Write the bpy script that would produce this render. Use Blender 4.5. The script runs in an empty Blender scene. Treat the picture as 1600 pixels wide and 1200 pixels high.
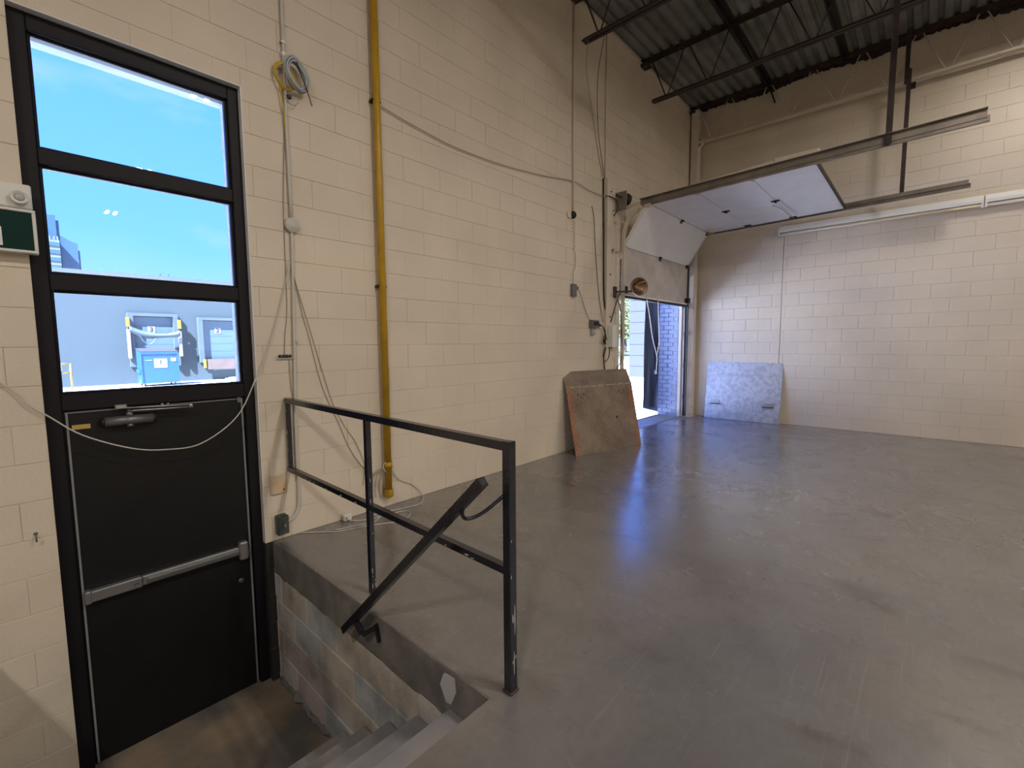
import bpy, math, random
from mathutils import Vector, Matrix
random.seed(7)
sc = bpy.context.scene
COL = sc.collection

# ------------------------------------------------------------------ camera
FPX = 712.23
YAW, PITCH, ROLL = math.radians(42.16548), math.radians(5.05651), math.radians(-0.40537)
cam_d = bpy.data.cameras.new('camera'); cam = bpy.data.objects.new('camera', cam_d); COL.objects.link(cam)
cam_d.sensor_width = 36.0; cam_d.lens = FPX / 1600 * 36; cam_d.clip_start = 0.02; cam_d.clip_end = 2000
fw = Vector((math.cos(YAW)*math.cos(PITCH), math.sin(YAW)*math.cos(PITCH), -math.sin(PITCH)))
rt = Vector((math.sin(YAW), -math.cos(YAW), 0)); dn = fw.cross(rt)
r2 = rt*math.cos(ROLL) - dn*math.sin(ROLL); d2 = rt*math.sin(ROLL) + dn*math.cos(ROLL)
CAM = Vector((0, -3.456, 1.424))
m = Matrix((r2, -d2, -fw)).transposed().to_4x4(); m.translation = CAM
cam.matrix_world = m
sc.camera = cam

# ------------------------------------------------------------------ world, sun, exposure
sc.view_settings.view_transform = 'Standard'; sc.view_settings.look = 'None'
sc.view_settings.gamma = 1.0; sc.view_settings.use_curve_mapping = False
sc.view_settings.exposure = 0.0
w = bpy.data.worlds.new('world'); sc.world = w; w.use_nodes = True
nt = w.node_tree; N = nt.nodes; L = nt.links; N.clear()
out = N.new('ShaderNodeOutputWorld'); bg = N.new('ShaderNodeBackground'); L.new(bg.outputs[0], out.inputs[0])
tc = N.new('ShaderNodeTexCoord'); sep = N.new('ShaderNodeSeparateXYZ'); L.new(tc.outputs['Generated'], sep.inputs[0])
rmp = N.new('ShaderNodeValToRGB'); L.new(sep.outputs['Z'], rmp.inputs[0])
e = rmp.color_ramp.elements
e[0].position = 0.0; e[0].color = (.60, .93, 1.7, 1); e[1].position = 0.80; e[1].color = (.13, .46, 2.4, 1)
k = e.new(0.16); k.color = (.30, .80, 2.6, 1); k = e.new(0.45); k.color = (.21, .66, 2.8, 1)
nz = N.new('ShaderNodeTexNoise'); nz.inputs['Scale'].default_value = 3.2; nz.inputs['Detail'].default_value = 6
mp = N.new('ShaderNodeMapping'); mp.inputs['Scale'].default_value = (1, 1, 3.2); mp.inputs['Location'].default_value = (.4, .3, .1)
L.new(tc.outputs['Generated'], mp.inputs[0]); L.new(mp.outputs[0], nz.inputs['Vector'])
cr = N.new('ShaderNodeValToRGB'); cr.color_ramp.elements[0].position = .58; cr.color_ramp.elements[1].position = .82
cr.color_ramp.elements[1].color = (.5, .5, .5, 1)
L.new(nz.outputs['Fac'], cr.inputs[0])
mx = N.new('ShaderNodeMixRGB'); mx.inputs[2].default_value = (1.0, 1.05, 2.2, 1)
L.new(cr.outputs[0], mx.inputs[0]); L.new(rmp.outputs[0], mx.inputs[1]); L.new(mx.outputs[0], bg.inputs[0])
bg.inputs[1].default_value = 1.18
sd = bpy.data.lights.new('sun', 'SUN'); sd.energy = 95.0; sd.angle = math.radians(.6); sd.color = (.76, .90, 1.28)
so = bpy.data.objects.new('sun', sd); COL.objects.link(so)
so.rotation_euler = Vector((-.55, -.27, .80)).to_track_quat('Z', 'Y').to_euler()

# ------------------------------------------------------------------ materials
MATS = {}
def mat(name, col, rough=.6, metal=0., var=.0, vscale=3., bump=0., bscale=40., col2=None, spec=.5, detail=4, lo=.35, hi=.65):
    if name in MATS: return MATS[name]
    M = bpy.data.materials.new(name); M.use_nodes = True
    nt = M.node_tree; b = nt.nodes['Principled BSDF']
    b.inputs['Base Color'].default_value = (*col, 1); b.inputs['Roughness'].default_value = rough
    b.inputs['Metallic'].default_value = metal; b.inputs['Specular IOR Level'].default_value = spec
    g = nt.nodes.new('ShaderNodeNewGeometry')
    if var or col2:
        n = nt.nodes.new('ShaderNodeTexNoise'); n.inputs['Scale'].default_value = vscale; n.inputs['Detail'].default_value = detail
        nt.links.new(g.outputs['Position'], n.inputs['Vector'])
        r = nt.nodes.new('ShaderNodeValToRGB'); nt.links.new(n.outputs['Fac'], r.inputs[0])
        c2 = col2 if col2 else tuple(c*(1-var) for c in col)
        r.color_ramp.elements[0].position = lo; r.color_ramp.elements[1].position = hi
        r.color_ramp.elements[0].color = (*c2, 1); r.color_ramp.elements[1].color = (*col, 1)
        nt.links.new(r.outputs[0], b.inputs['Base Color'])
    if bump:
        n2 = nt.nodes.new('ShaderNodeTexNoise'); n2.inputs['Scale'].default_value = bscale; n2.inputs['Detail'].default_value = 3
        nt.links.new(g.outputs['Position'], n2.inputs['Vector'])
        bp = nt.nodes.new('ShaderNodeBump'); bp.inputs['Strength'].default_value = bump; bp.inputs['Distance'].default_value = .01
        nt.links.new(n2.outputs['Fac'], bp.inputs['Height']); nt.links.new(bp.outputs[0], b.inputs['Normal'])
    MATS[name] = M; return M

CREAM = (.70, .605, .485)
m_wall = mat('cream_block_paint', CREAM, .55, var=.10, vscale=1.3, bump=.20, bscale=55)
m_mortar = mat('cream_joint_paint', tuple(c*.95 for c in CREAM), .7, bump=.3)
m_wallplain = mat('cream_wall_paint', CREAM, .6, var=.06)
m_black = mat('black_frame_paint', (.010, .0085, .011), .5, spec=.22, bump=.05, bscale=150)
m_leaf = mat('black_door_paint', (.008, .0075, .008), .5, spec=.3, bump=.08, bscale=220)
m_rail = mat('navy_black_paint', (.009, .010, .017), .2, spec=.7, bump=.12, bscale=60)
m_chip = mat('chipped_white_paint', (.48, .48, .49), .6)
m_alu = mat('grey_aluminium', (.42, .42, .43), .38, .85, bump=.03)
m_strip = mat('grey_weather_strip', (.22, .22, .22), .55)
m_dkalu = mat('dull_grey_metal', (.17, .17, .175), .4, .6)
m_white = mat('white_enamel', (.74, .74, .72), .4)
m_whitep = mat('white_plastic', (.72, .71, .67), .45)
m_cream_s = mat('cream_steel_paint', (.66, .575, .47), .5, col2=(.30, .18, .10), vscale=9, lo=.26, hi=.36)
m_panel = mat('white_door_skin', (.86, .855, .83), .45, var=.06, vscale=4)
m_panel2 = mat('dirty_door_skin', (.60, .54, .49), .55, var=.18, vscale=6)
m_yellow = mat('yellow_gas_pipe_paint', (.52, .30, .012), .4, var=.2, vscale=7, bump=.1)
m_rust = mat('brown_red_primer_steel', (.050, .027, .024), .6, var=.45, vscale=8)
m_deckm = mat('grey_galvanised_deck', (.25, .26, .25), .5, .25, col2=(.12, .115, .105), vscale=2.2, lo=.3, hi=.7)
m_spray = mat('dark_overspray', (.05, .03, .028), .85, var=.5, vscale=14, bump=.8, bscale=30)
m_track = mat('grey_galvanised_track', (.28, .24, .205), .45, .6, var=.3, vscale=5)
m_hinge = mat('dark_hinge_steel', (.02, .018, .016), .5, .4)
m_rubber = mat('black_rubber', (.012, .012, .012), .7)
m_copper = mat('copper_brown_metal', (.20, .12, .07), .35, .7, var=.4, vscale=30)
m_gbox = mat('dark_green_grey_steel', (.07, .085, .075), .45, .3)
m_beige = mat('stained_beige_plate', (.60, .42, .24), .55, col2=(.62, .52, .40), vscale=9)
m_cable = mat('white_cable_jacket', (.56, .53, .48), .5)
m_gcable = mat('grey_cable_jacket', (.42, .44, .45), .5)
m_ycable = mat('yellow_cable_jacket', (.55, .38, .04), .5)
m_bcable = mat('black_cable_jacket', (.02, .018, .016), .5)
m_tcable = mat('tan_painted_wire', (.34, .28, .21), .6)
m_conc = mat('grey_slab_edge', (.22, .205, .195), .8, var=.4, vscale=6, bump=.4)
m_concl = mat('pale_sill_concrete', (.36, .34, .33), .7, var=.25, vscale=5, bump=.2)
m_pitb = [mat('pit_block_grey', (.56, .54, .52), .85, var=.55, vscale=3.5, lo=.30, hi=.60, bump=.5),
          mat('pit_block_pink', (.52, .46, .435), .85, var=.55, vscale=3.5, lo=.30, hi=.60, bump=.5),
          mat('pit_block_tan', (.57, .52, .46), .85, var=.55, vscale=3.5, lo=.30, hi=.60, bump=.5),
          mat('pit_block_blue', (.50, .52, .535), .85, var=.55, vscale=3.5, lo=.30, hi=.60, bump=.5)]
m_pitm = mat('pit_mortar', (.17, .155, .15), .9)
m_dkpaint = mat('dark_grey_base_paint', (.030, .029, .028), .6, col2=(.16, .15, .14), vscale=12, lo=.25, hi=.36)
m_tread = mat('worn_step_concrete', (.30, .265, .25), .75, col2=(.20, .20, .22), vscale=4, bump=.3)
m_green = mat('dark_green_sign_face', (.002, .028, .022), .5, spec=.15)
m_brickb = mat('blue_painted_brick', (0.3096, 0.3612, 0.5160), .7, var=.15, vscale=12, bump=.3)
m_brickm = mat('blue_brick_mortar', (.16, .18, .28), .9)
m_brickx = mat('exterior_brick', (.30, .33, .42), .8, var=.2)
m_curt = mat('charcoal_vinyl_curtain', (.050, .052, .066), .5, bump=.1)
m_rope = mat('pale_rope', (.62, .56, .5), .8)
m_platebr = None
m_tube = mat('off_white_tube', (.80, .70, .52), .35)
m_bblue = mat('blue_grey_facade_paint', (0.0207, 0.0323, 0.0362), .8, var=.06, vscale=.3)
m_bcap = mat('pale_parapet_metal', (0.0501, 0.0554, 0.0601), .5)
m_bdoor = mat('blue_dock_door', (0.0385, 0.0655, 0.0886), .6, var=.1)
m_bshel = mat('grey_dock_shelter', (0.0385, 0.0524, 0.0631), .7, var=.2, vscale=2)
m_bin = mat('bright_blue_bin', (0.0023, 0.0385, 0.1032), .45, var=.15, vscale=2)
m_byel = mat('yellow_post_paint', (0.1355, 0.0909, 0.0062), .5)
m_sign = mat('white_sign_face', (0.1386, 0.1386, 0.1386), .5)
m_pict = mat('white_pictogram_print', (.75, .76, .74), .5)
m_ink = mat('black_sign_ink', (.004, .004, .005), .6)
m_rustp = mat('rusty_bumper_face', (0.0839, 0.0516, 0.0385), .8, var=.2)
m_tower = mat('blue_glass_tower', (0.0223, 0.0485, 0.0809), .35)
m_tower2 = mat('pale_tower_cladding', (0.0778, 0.0909, 0.0909), .7, var=.2, vscale=.2)
m_ground = mat('pale_yard_concrete', (.50, .49, .48), .9, var=.15, vscale=.6, bump=.1, bscale=4)
m_grass = mat('mown_grass', (0.0354, 0.0647, 0.0062), .9, var=.35, vscale=1.5)
m_leafg = mat('sunlit_leaves', (.085, .105, .018), .7, var=.5, vscale=1.0)
m_bark = mat('tree_bark', (0.0454, 0.0323, 0.0277), .9)
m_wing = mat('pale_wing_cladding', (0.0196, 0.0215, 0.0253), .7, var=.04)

def mat_floor():
    M = bpy.data.materials.new('worn_grey_floor_coating'); M.use_nodes = True
    nt = M.node_tree; N = nt.nodes; L = nt.links; b = N['Principled BSDF']
    g = N.new('ShaderNodeNewGeometry')
    def noise(scale, detail=5, sc3=(1, 1, 1), rz=0, rough=.6, dist=0.):
        mp = N.new('ShaderNodeMapping'); mp.inputs['Scale'].default_value = sc3; mp.inputs['Rotation'].default_value = (0, 0, rz)
        L.new(g.outputs['Position'], mp.inputs[0])
        n = N.new('ShaderNodeTexNoise'); n.inputs['Scale'].default_value = scale; n.inputs['Detail'].default_value = detail
        n.inputs['Roughness'].default_value = rough; n.inputs['Distortion'].default_value = dist
        L.new(mp.outputs[0], n.inputs['Vector']); return n.outputs['Fac']
    def ramp(s, stops):
        r = N.new('ShaderNodeValToRGB'); L.new(s, r.inputs[0]); e = r.color_ramp.elements
        e[0].position, e[0].color = stops[0][0], (*stops[0][1], 1); e[1].position, e[1].color = stops[-1][0], (*stops[-1][1], 1)
        for p, c in stops[1:-1]:
            k = e.new(p); k.color = (*c, 1)
        return r.outputs[0]
    def mix(f, a, bb, mode='MIX', fac=None):
        x = N.new('ShaderNodeMixRGB'); x.blend_type = mode
        if f is not None: L.new(f, x.inputs[0])
        else: x.inputs[0].default_value = fac
        for s, i in ((a, 1), (bb, 2)):
            if isinstance(s, tuple): x.inputs[i].default_value = (*s, 1)
            else: L.new(s, x.inputs[i])
        return x.outputs[0]
    base = ramp(noise(.55, 6, dist=.3), [(.30, (.135, .133, .136)), (.5, (.172, .158, .150)), (.70, (.20, .175, .155))])
    blot = ramp(noise(1.6, 5, dist=.25), [(.25, (.72, .71, .72)), (.55, (1, 1, 1)), (.8, (1.10, 1.05, 1.02))])
    c = mix(None, base, blot, 'MULTIPLY', .85)
    stain = ramp(noise(3.6, 6, (1, .5, 1), .6, dist=.7), [(.58, (0, 0, 0)), (.74, (.45, .45, .45))])
    c = mix(stain, c, (.072, .052, .042))
    fine = ramp(noise(26, 4), [(.3, (.86, .86, .86)), (.7, (1.08, 1.08, 1.08))])
    c = mix(None, c, fine, 'MULTIPLY', .6)
    for rz, sc1, lo in ((.35, 7, .66), (-.55, 6, .67), (1.25, 8, .67), (.9, 5, .67), (2.2, 6, .67)):
        s = ramp(noise(sc1, 1.5, (.26, 13, 1), rz, .5, .10), [(lo, (0, 0, 0)), (lo+.05, (.26, .26, .26))])
        msk = ramp(noise(.9, 2, (1, 1, 1), rz), [(.45, (0, 0, 0)), (.62, (1, 1, 1))])
        s = mix(None, s, msk, 'MULTIPLY', 1.0)
        c = mix(s, c, (.29, .26, .24))
    L.new(c, b.inputs['Base Color'])
    r = ramp(noise(2.4, 5, dist=.5), [(.3, (.17, .17, .17)), (.7, (.34, .34, .34))]); L.new(r, b.inputs['Roughness'])
    b.inputs['Specular IOR Level'].default_value = .55; b.inputs['Coat Weight'].default_value = .55; b.inputs['Coat Roughness'].default_value = .20
    bp = N.new('ShaderNodeBump'); bp.inputs['Strength'].default_value = .10; bp.inputs['Distance'].default_value = .01
    L.new(noise(14, 4), bp.inputs['Height']); L.new(bp.outputs[0], b.inputs['Normal'])
    return M
m_floor = mat_floor()
def mat_landing():
    M = mat('dusty_brown_landing', (.30, .22, .14), .85, col2=(.11, .10, .09), vscale=2.6, bump=.5, bscale=30)
    return M
m_land = mat_landing()
def mat_glass():
    M = bpy.data.materials.new('window_glass'); M.use_nodes = True
    nt = M.node_tree; N = nt.nodes; L = nt.links; N.clear()
    o = N.new('ShaderNodeOutputMaterial'); t = N.new('ShaderNodeBsdfTransparent'); t.inputs[0].default_value = (.93, .96, .96, 1)
    gl = N.new('ShaderNodeBsdfGlossy'); gl.inputs['Roughness'].default_value = .0
    mx = N.new('ShaderNodeMixShader'); fr = N.new('ShaderNodeFresnel'); fr.inputs[0].default_value = 1.5
    L.new(fr.outputs[0], mx.inputs[0]); L.new(t.outputs[0], mx.inputs[1]); L.new(gl.outputs[0], mx.inputs[2]); L.new(mx.outputs[0], o.inputs[0])
    return M
m_glass = mat_glass()
def mat_emit(name, col, s):
    M = bpy.data.materials.new(name); M.use_nodes = True
    b = M.node_tree.nodes['Principled BSDF']; b.inputs['Base Color'].default_value = (.8, .8, .8, 1)
    b.inputs['Emission Color'].default_value = (*col, 1); b.inputs['Emission Strength'].default_value = s
    return M
m_lamp = mat_emit('lit_lamp_lens', (1, .94, .85), 6)
def mat_tread(name, c1, c2, edge=None):
    # steel tread plate: small raised diamonds as fine relief, their shading also painted in, grime as colour
    M = bpy.data.materials.new(name); M.use_nodes = True
    nt = M.node_tree; N = nt.nodes; L = nt.links; b = N['Principled BSDF']
    tc = N.new('ShaderNodeTexCoord')
    n = N.new('ShaderNodeTexNoise'); n.inputs['Scale'].default_value = 2.2; n.inputs['Detail'].default_value = 9; n.inputs['Roughness'].default_value=.65; L.new(tc.outputs['Object'], n.inputs['Vector'])
    r = N.new('ShaderNodeValToRGB'); L.new(n.outputs['Fac'], r.inputs[0])
    r.color_ramp.elements[0].position = .32; r.color_ramp.elements[1].position = .66
    r.color_ramp.elements[0].color = (*c1, 1); r.color_ramp.elements[1].color = (*c2, 1)
    last = r.outputs[0]
    mp = N.new('ShaderNodeMapping'); mp.inputs['Rotation'].default_value = (0, 0, math.radians(45)); mp.inputs['Scale'].default_value = (26, 26, 26)
    L.new(tc.outputs['Object'], mp.inputs[0])
    ck = N.new('ShaderNodeTexVoronoi'); ck.distance = 'MANHATTAN'; ck.inputs['Randomness'].default_value = 0.0; ck.inputs['Scale'].default_value = 1
    L.new(mp.outputs[0], ck.inputs['Vector'])
    if edge:
        sp = N.new('ShaderNodeSeparateXYZ'); L.new(tc.outputs['Object'], sp.inputs[0])
        ab = N.new('ShaderNodeMath'); ab.operation = 'ABSOLUTE'; L.new(sp.outputs['X'], ab.inputs[0])
        gt = N.new('ShaderNodeMath'); gt.operation = 'GREATER_THAN'; L.new(ab.outputs[0], gt.inputs[0]); gt.inputs[1].default_value = edge[1]
        n3 = N.new('ShaderNodeTexNoise'); n3.inputs['Scale'].default_value = 14; L.new(tc.outputs['Object'], n3.inputs['Vector'])
        g3 = N.new('ShaderNodeMath'); g3.operation = 'GREATER_THAN'; L.new(n3.outputs['Fac'], g3.inputs[0]); g3.inputs[1].default_value = .42
        lt = N.new('ShaderNodeMath'); lt.operation = 'LESS_THAN'; L.new(ck.outputs['Distance'], lt.inputs[0]); lt.inputs[1].default_value = .38
        mu = N.new('ShaderNodeMath'); mu.operation = 'MULTIPLY'; L.new(gt.outputs[0], mu.inputs[0]); L.new(g3.outputs[0], mu.inputs[1])
        mu2 = N.new('ShaderNodeMath'); mu2.operation = 'MULTIPLY'; L.new(mu.outputs[0], mu2.inputs[0]); L.new(lt.outputs[0], mu2.inputs[1])
        x = N.new('ShaderNodeMixRGB'); L.new(mu2.outputs[0], x.inputs[0]); L.new(last, x.inputs[1]); x.inputs[2].default_value = (*edge[0], 1); last = x.outputs[0]
    rt_ = N.new('ShaderNodeValToRGB'); L.new(ck.outputs['Distance'], rt_.inputs[0]); rt_.color_ramp.elements[0].position=.18; rt_.color_ramp.elements[1].position=.52
    rt_.color_ramp.elements[0].color=(1.16,1.14,1.12,1); rt_.color_ramp.elements[1].color=(.78,.76,.74,1)
    xm=N.new('ShaderNodeMixRGB'); xm.blend_type='MULTIPLY'; xm.inputs[0].default_value=1; L.new(last,xm.inputs[1]); L.new(rt_.outputs[0],xm.inputs[2]); last=xm.outputs[0]
    L.new(last, b.inputs['Base Color'])
    b.inputs['Metallic'].default_value = .35; b.inputs['Roughness'].default_value = .48
    bp = N.new('ShaderNodeBump'); bp.inputs['Strength'].default_value = .9; bp.inputs['Distance'].default_value = .006; bp.invert = True
    L.new(ck.outputs['Distance'], bp.inputs['Height']); L.new(bp.outputs[0], b.inputs['Normal'])
    return M
m_platebr = mat_tread('brown_tread_plate', (.15, .105, .072), (.33, .27, .21), ((.55, .13, .03), .53))
m_platesi = mat('silver_worn_plate', (.56, .57, .60), .45, .6, col2=(.42, .43, .47), vscale=14, bump=.45, bscale=45, detail=9, lo=.4, hi=.6)

# ------------------------------------------------------------------ mesh helpers
class MB:
    def __init__(s): s.v = []; s.f = []; s.sm = []
    def add(s, vs, fs, smooth=False):
        o = len(s.v); s.v += [tuple(p) for p in vs]; s.f += [tuple(i+o for i in f) for f in fs]; s.sm += [smooth]*len(fs); return s
    def box(s, x0, x1, y0, y1, z0, z1):
        x0, x1 = sorted((x0, x1)); y0, y1 = sorted((y0, y1)); z0, z1 = sorted((z0, z1))
        return s.add([(x0,y0,z0),(x1,y0,z0),(x1,y1,z0),(x0,y1,z0),(x0,y0,z1),(x1,y0,z1),(x1,y1,z1),(x0,y1,z1)],
                     [(0,3,2,1),(4,5,6,7),(0,1,5,4),(1,2,6,5),(2,3,7,6),(3,0,4,7)])
    def cbox(s, x0, x1, y0, y1, z0, z1, c):
        """box with chamfered edges"""
        x0, x1 = sorted((x0, x1)); y0, y1 = sorted((y0, y1)); z0, z1 = sorted((z0, z1))
        cx,cy,cz=c if isinstance(c,tuple) else (c,c,c)
        X=(x0,x1);Y=(y0,y1);Z=(z0,z1); V=[];I={}
        for i in (0,1):
            for j in (0,1):
                for k in (0,1):
                    sx,sy,sz = (cx,-cx)[i],(cy,-cy)[j],(cz,-cz)[k]
                    for a,p in (('x',(X[i],Y[j]+sy,Z[k]+sz)),('y',(X[i]+sx,Y[j],Z[k]+sz)),('z',(X[i]+sx,Y[j]+sy,Z[k]))):
                        I[a,i,j,k]=len(V); V.append(p)
        F=[]
        F.append([I['x',0,0,0],I['x',0,0,1],I['x',0,1,1],I['x',0,1,0]]); F.append([I['x',1,0,0],I['x',1,1,0],I['x',1,1,1],I['x',1,0,1]])
        F.append([I['y',0,0,0],I['y',1,0,0],I['y',1,0,1],I['y',0,0,1]]); F.append([I['y',0,1,0],I['y',0,1,1],I['y',1,1,1],I['y',1,1,0]])
        F.append([I['z',0,0,0],I['z',0,1,0],I['z',1,1,0],I['z',1,0,0]]); F.append([I['z',0,0,1],I['z',1,0,1],I['z',1,1,1],I['z',0,1,1]])
        for j in (0,1):
            for k in (0,1): F.append([I['y',0,j,k],I['y',1,j,k],I['z',1,j,k],I['z',0,j,k]])
        for i in (0,1):
            for k in (0,1): F.append([I['x',i,0,k],I['x',i,1,k],I['z',i,1,k],I['z',i,0,k]])
        for i in (0,1):
            for j in (0,1): F.append([I['x',i,j,0],I['x',i,j,1],I['y',i,j,1],I['y',i,j,0]])
        for i in (0,1):
            for j in (0,1):
                for k in (0,1): F.append([I['x',i,j,k],I['y',i,j,k],I['z',i,j,k]])
        return s.add(V, F)
    def obox(s, a, b, wx, wz, up=(0,0,1)):
        """bar from a to b with rectangular section wx (side) x wz (up)"""
        a=Vector(a);b=Vector(b);d=(b-a).normalized();u=Vector(up)
        sd=d.cross(u)
        if sd.length<1e-4: sd=d.cross(Vector((1,0,0)))
        sd.normalize();u=sd.cross(d).normalized();V=[]
        for p in (a,b):
            for i,j in ((-1,-1),(1,-1),(1,1),(-1,1)): V.append(p+sd*(i*wx/2)+u*(j*wz/2))
        return s.add(V,[(0,1,2,3),(7,6,5,4),(0,4,5,1),(1,5,6,2),(2,6,7,3),(3,7,4,0)])
    def angle(s, a, b, leg, t, u, v):
        """L section bar: legs along u and v from the line a-b"""
        a=Vector(a);b=Vector(b);u=Vector(u);v=Vector(v)
        P=[(0,0),(leg,0),(leg,t),(t,t),(t,leg),(0,leg)];V=[p+u*i+v*j for p in (a,b) for i,j in P]
        n=6;F=[tuple(range(n))[::-1],tuple(range(n,2*n))]+[(i,(i+1)%n,(i+1)%n+n,i+n) for i in range(n)]
        return s.add(V,F)
    def tube(s, pts, r, n=8, closed=False, caps=True):
        pts=[Vector(p) for p in pts];m=len(pts);V=[];F=[];u=None
        for i,p in enumerate(pts):
            if closed: t=pts[(i+1)%m]-pts[i-1]
            else: t=pts[min(i+1,m-1)]-pts[max(i-1,0)]
            t.normalize()
            if u is None: u=t.orthogonal().normalized()
            else:
                u=u-t*u.dot(t)
                u=u.normalized() if u.length>1e-6 else t.orthogonal().normalized()
            w=t.cross(u); rr=r[i] if isinstance(r,(list,tuple)) else r
            for k in range(n):
                a=2*math.pi*k/n; V.append(p+u*(rr*math.cos(a))+w*(rr*math.sin(a)))
        for i in range(m if closed else m-1):
            j=(i+1)%m
            for k in range(n): F.append((i*n+k,i*n+(k+1)%n,j*n+(k+1)%n,j*n+k))
        s.add(V,F,True)
        if caps and not closed:
            o=len(s.v)-len(V); s.f.append(tuple(o+k for k in range(n))[::-1]); s.f.append(tuple(o+(m-1)*n+k for k in range(n))); s.sm+=[False,False]
        return s
    def lathe(s, prof, c, ax, n=24):
        """prof: (radius, distance along ax)"""
        c=Vector(c);ax=Vector(ax).normalized();u=ax.orthogonal().normalized();w=ax.cross(u);V=[];F=[];m=len(prof)
        for r,h in prof:
            for k in range(n):
                a=2*math.pi*k/n;V.append(c+ax*h+u*(r*math.cos(a))+w*(r*math.sin(a)))
        for i in range(m-1):
            for k in range(n): F.append((i*n+k,i*n+(k+1)%n,(i+1)*n+(k+1)%n,(i+1)*n+k))
        s.add(V,F,True); o=len(s.v)-len(V)
        if prof[0][0]>1e-5: s.f.append(tuple(o+k for k in range(n))[::-1]); s.sm.append(False)
        if prof[-1][0]>1e-5: s.f.append(tuple(o+(m-1)*n+k for k in range(n))); s.sm.append(False)
        return s
    def prism(s, poly, a, b):
        """polygon of Vectors swept from offset a to offset b"""
        n=len(poly);a=Vector(a);b=Vector(b);V=[Vector(p)+a for p in poly]+[Vector(p)+b for p in poly]
        return s.add(V,[tuple(range(n))[::-1],tuple(range(n,2*n))]+[(i,(i+1)%n,(i+1)%n+n,i+n) for i in range(n)])
    def mesh(s, name, mt):
        me=bpy.data.meshes.new(name);me.from_pydata(s.v,[],s.f)
        me.polygons.foreach_set('use_smooth',s.sm)
        import bmesh
        b=bmesh.new();b.from_mesh(me);bmesh.ops.recalc_face_normals(b,faces=b.faces);b.to_mesh(me);b.free()
        me.materials.append(mt);return me
    def build(s, name, mt, parent=None, **kw):
        return link(name, s.mesh(name, mt), parent, **kw)

def props(o, label=None, cat=None, group=None, kind=None):
    if label: o['label']=label
    if cat: o['category']=cat
    if group: o['group']=group
    if kind: o['kind']=kind
    return o
def link(name, me, parent=None, label=None, cat=None, group=None, kind=None, loc=None):
    o=bpy.data.objects.new(name,me);COL.objects.link(o)
    if loc is not None: o.location=loc
    if parent is not None:
        o.parent=parent
        if loc is None: o.matrix_parent_inverse=PINV.get(parent.name, Matrix())
    return props(o,label,cat,group,kind)
PINV={}
def thing(name, loc, label, cat, group=None, kind=None):
    o=bpy.data.objects.new(name,None);COL.objects.link(o);o.location=loc;o.empty_display_size=.1
    PINV[o.name]=Matrix.Translation(-Vector(loc))
    return props(o,label,cat,group,kind)
def smooth(pts, n=6):
    """Catmull-Rom through points"""
    P=[Vector(p) for p in pts];P=[P[0]*2-P[1]]+P+[P[-1]*2-P[-2]];R=[]
    for i in range(1,len(P)-2):
        for k in range(n):
            t=k/n;a,b,c,d=P[i-1:i+3]
            R.append(.5*((2*b)+(c-a)*t+(2*a-5*b+4*c-d)*t*t+(3*b-a-3*c+d)*t**3))
    R.append(P[-2]);return R
def text_mesh(s, size, name):
    cu=bpy.data.curves.new(name,'FONT');cu.body=s;cu.size=size;cu.align_x='CENTER';cu.align_y='CENTER';cu.extrude=.004;cu.offset=.006;cu.resolution_u=3
    o=bpy.data.objects.new(name,cu);COL.objects.link(o);bpy.context.view_layer.update()
    me=bpy.data.meshes.new_from_object(o.evaluated_get(bpy.context.evaluated_depsgraph_get()))
    bpy.data.objects.remove(o);bpy.data.curves.remove(cu);return me

# ------------------------------------------------------------------ projected size (only to rank which blocks become single parts)
def seen_area(c, dx, dz_):
    v=Vector(c)-CAM;z=v.dot(fw)
    if z<.3: return 0
    x=800+FPX*v.dot(r2)/z;y=600+FPX*v.dot(d2)/z
    if x<-40 or x>1640 or y<-40 or y>1240: return 0
    return FPX*FPX/(z*z)
CH=.2032; BL=.4064
def layout(u0,u1,z0,z1,holes,joint,breaks=()):
    """running bond rectangles (u0,u1,z0,z1) minus holes"""
    rects=[]
    segs=[u0]+[b for b in sorted(breaks) if u0<b<u1]+[u1]
    for r in range(math.floor(z0/CH+1e-6), math.ceil(z1/CH-1e-6)):
        a,b=max(z0,r*CH),min(z1,(r+1)*CH)
        if b-a<.03: continue
        for s0,s1 in zip(segs[:-1],segs[1:]):
            off=joint+(BL/2 if r%2 else 0)
            k=math.floor((s0-off)/BL); u=off+k*BL
            while u<s1-1e-6:
                p,q=max(u,s0),min(u+BL,s1); u+=BL
                if q-p<.03: continue
                todo=[(p,q,a,b)]
                for h in holes:
                    nx=[]
                    for (p1,q1,a1,b1) in todo:
                        if q1<=h[0] or p1>=h[1] or b1<=h[2] or a1>=h[3]: nx.append((p1,q1,a1,b1));continue
                        if p1<h[0]: nx.append((p1,h[0],a1,b1))
                        if q1>h[1]: nx.append((h[1],q1,a1,b1))
                        pp,qq=max(p1,h[0]),min(q1,h[1])
                        if a1<h[2]: nx.append((pp,qq,a1,h[2]))
                        if b1>h[3]: nx.append((pp,qq,h[3],b1))
                    todo=nx
                rects+=[t for t in todo if t[1]-t[0]>.025 and t[3]-t[2]>.025]
    return rects
CACHE={}
def block_mesh(w_,h_,t,g,c,mt,name):
    key=(round(w_,3),round(h_,3),t,g,c,mt.name)
    gx=c[0]*.3 if isinstance(c,tuple) else g
    if key not in CACHE:
        CACHE[key]=MB().cbox(-w_/2+gx,w_/2-gx,0,t,-h_/2+g,h_/2-g,c).mesh(name,mt)
    return CACHE[key]
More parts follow.
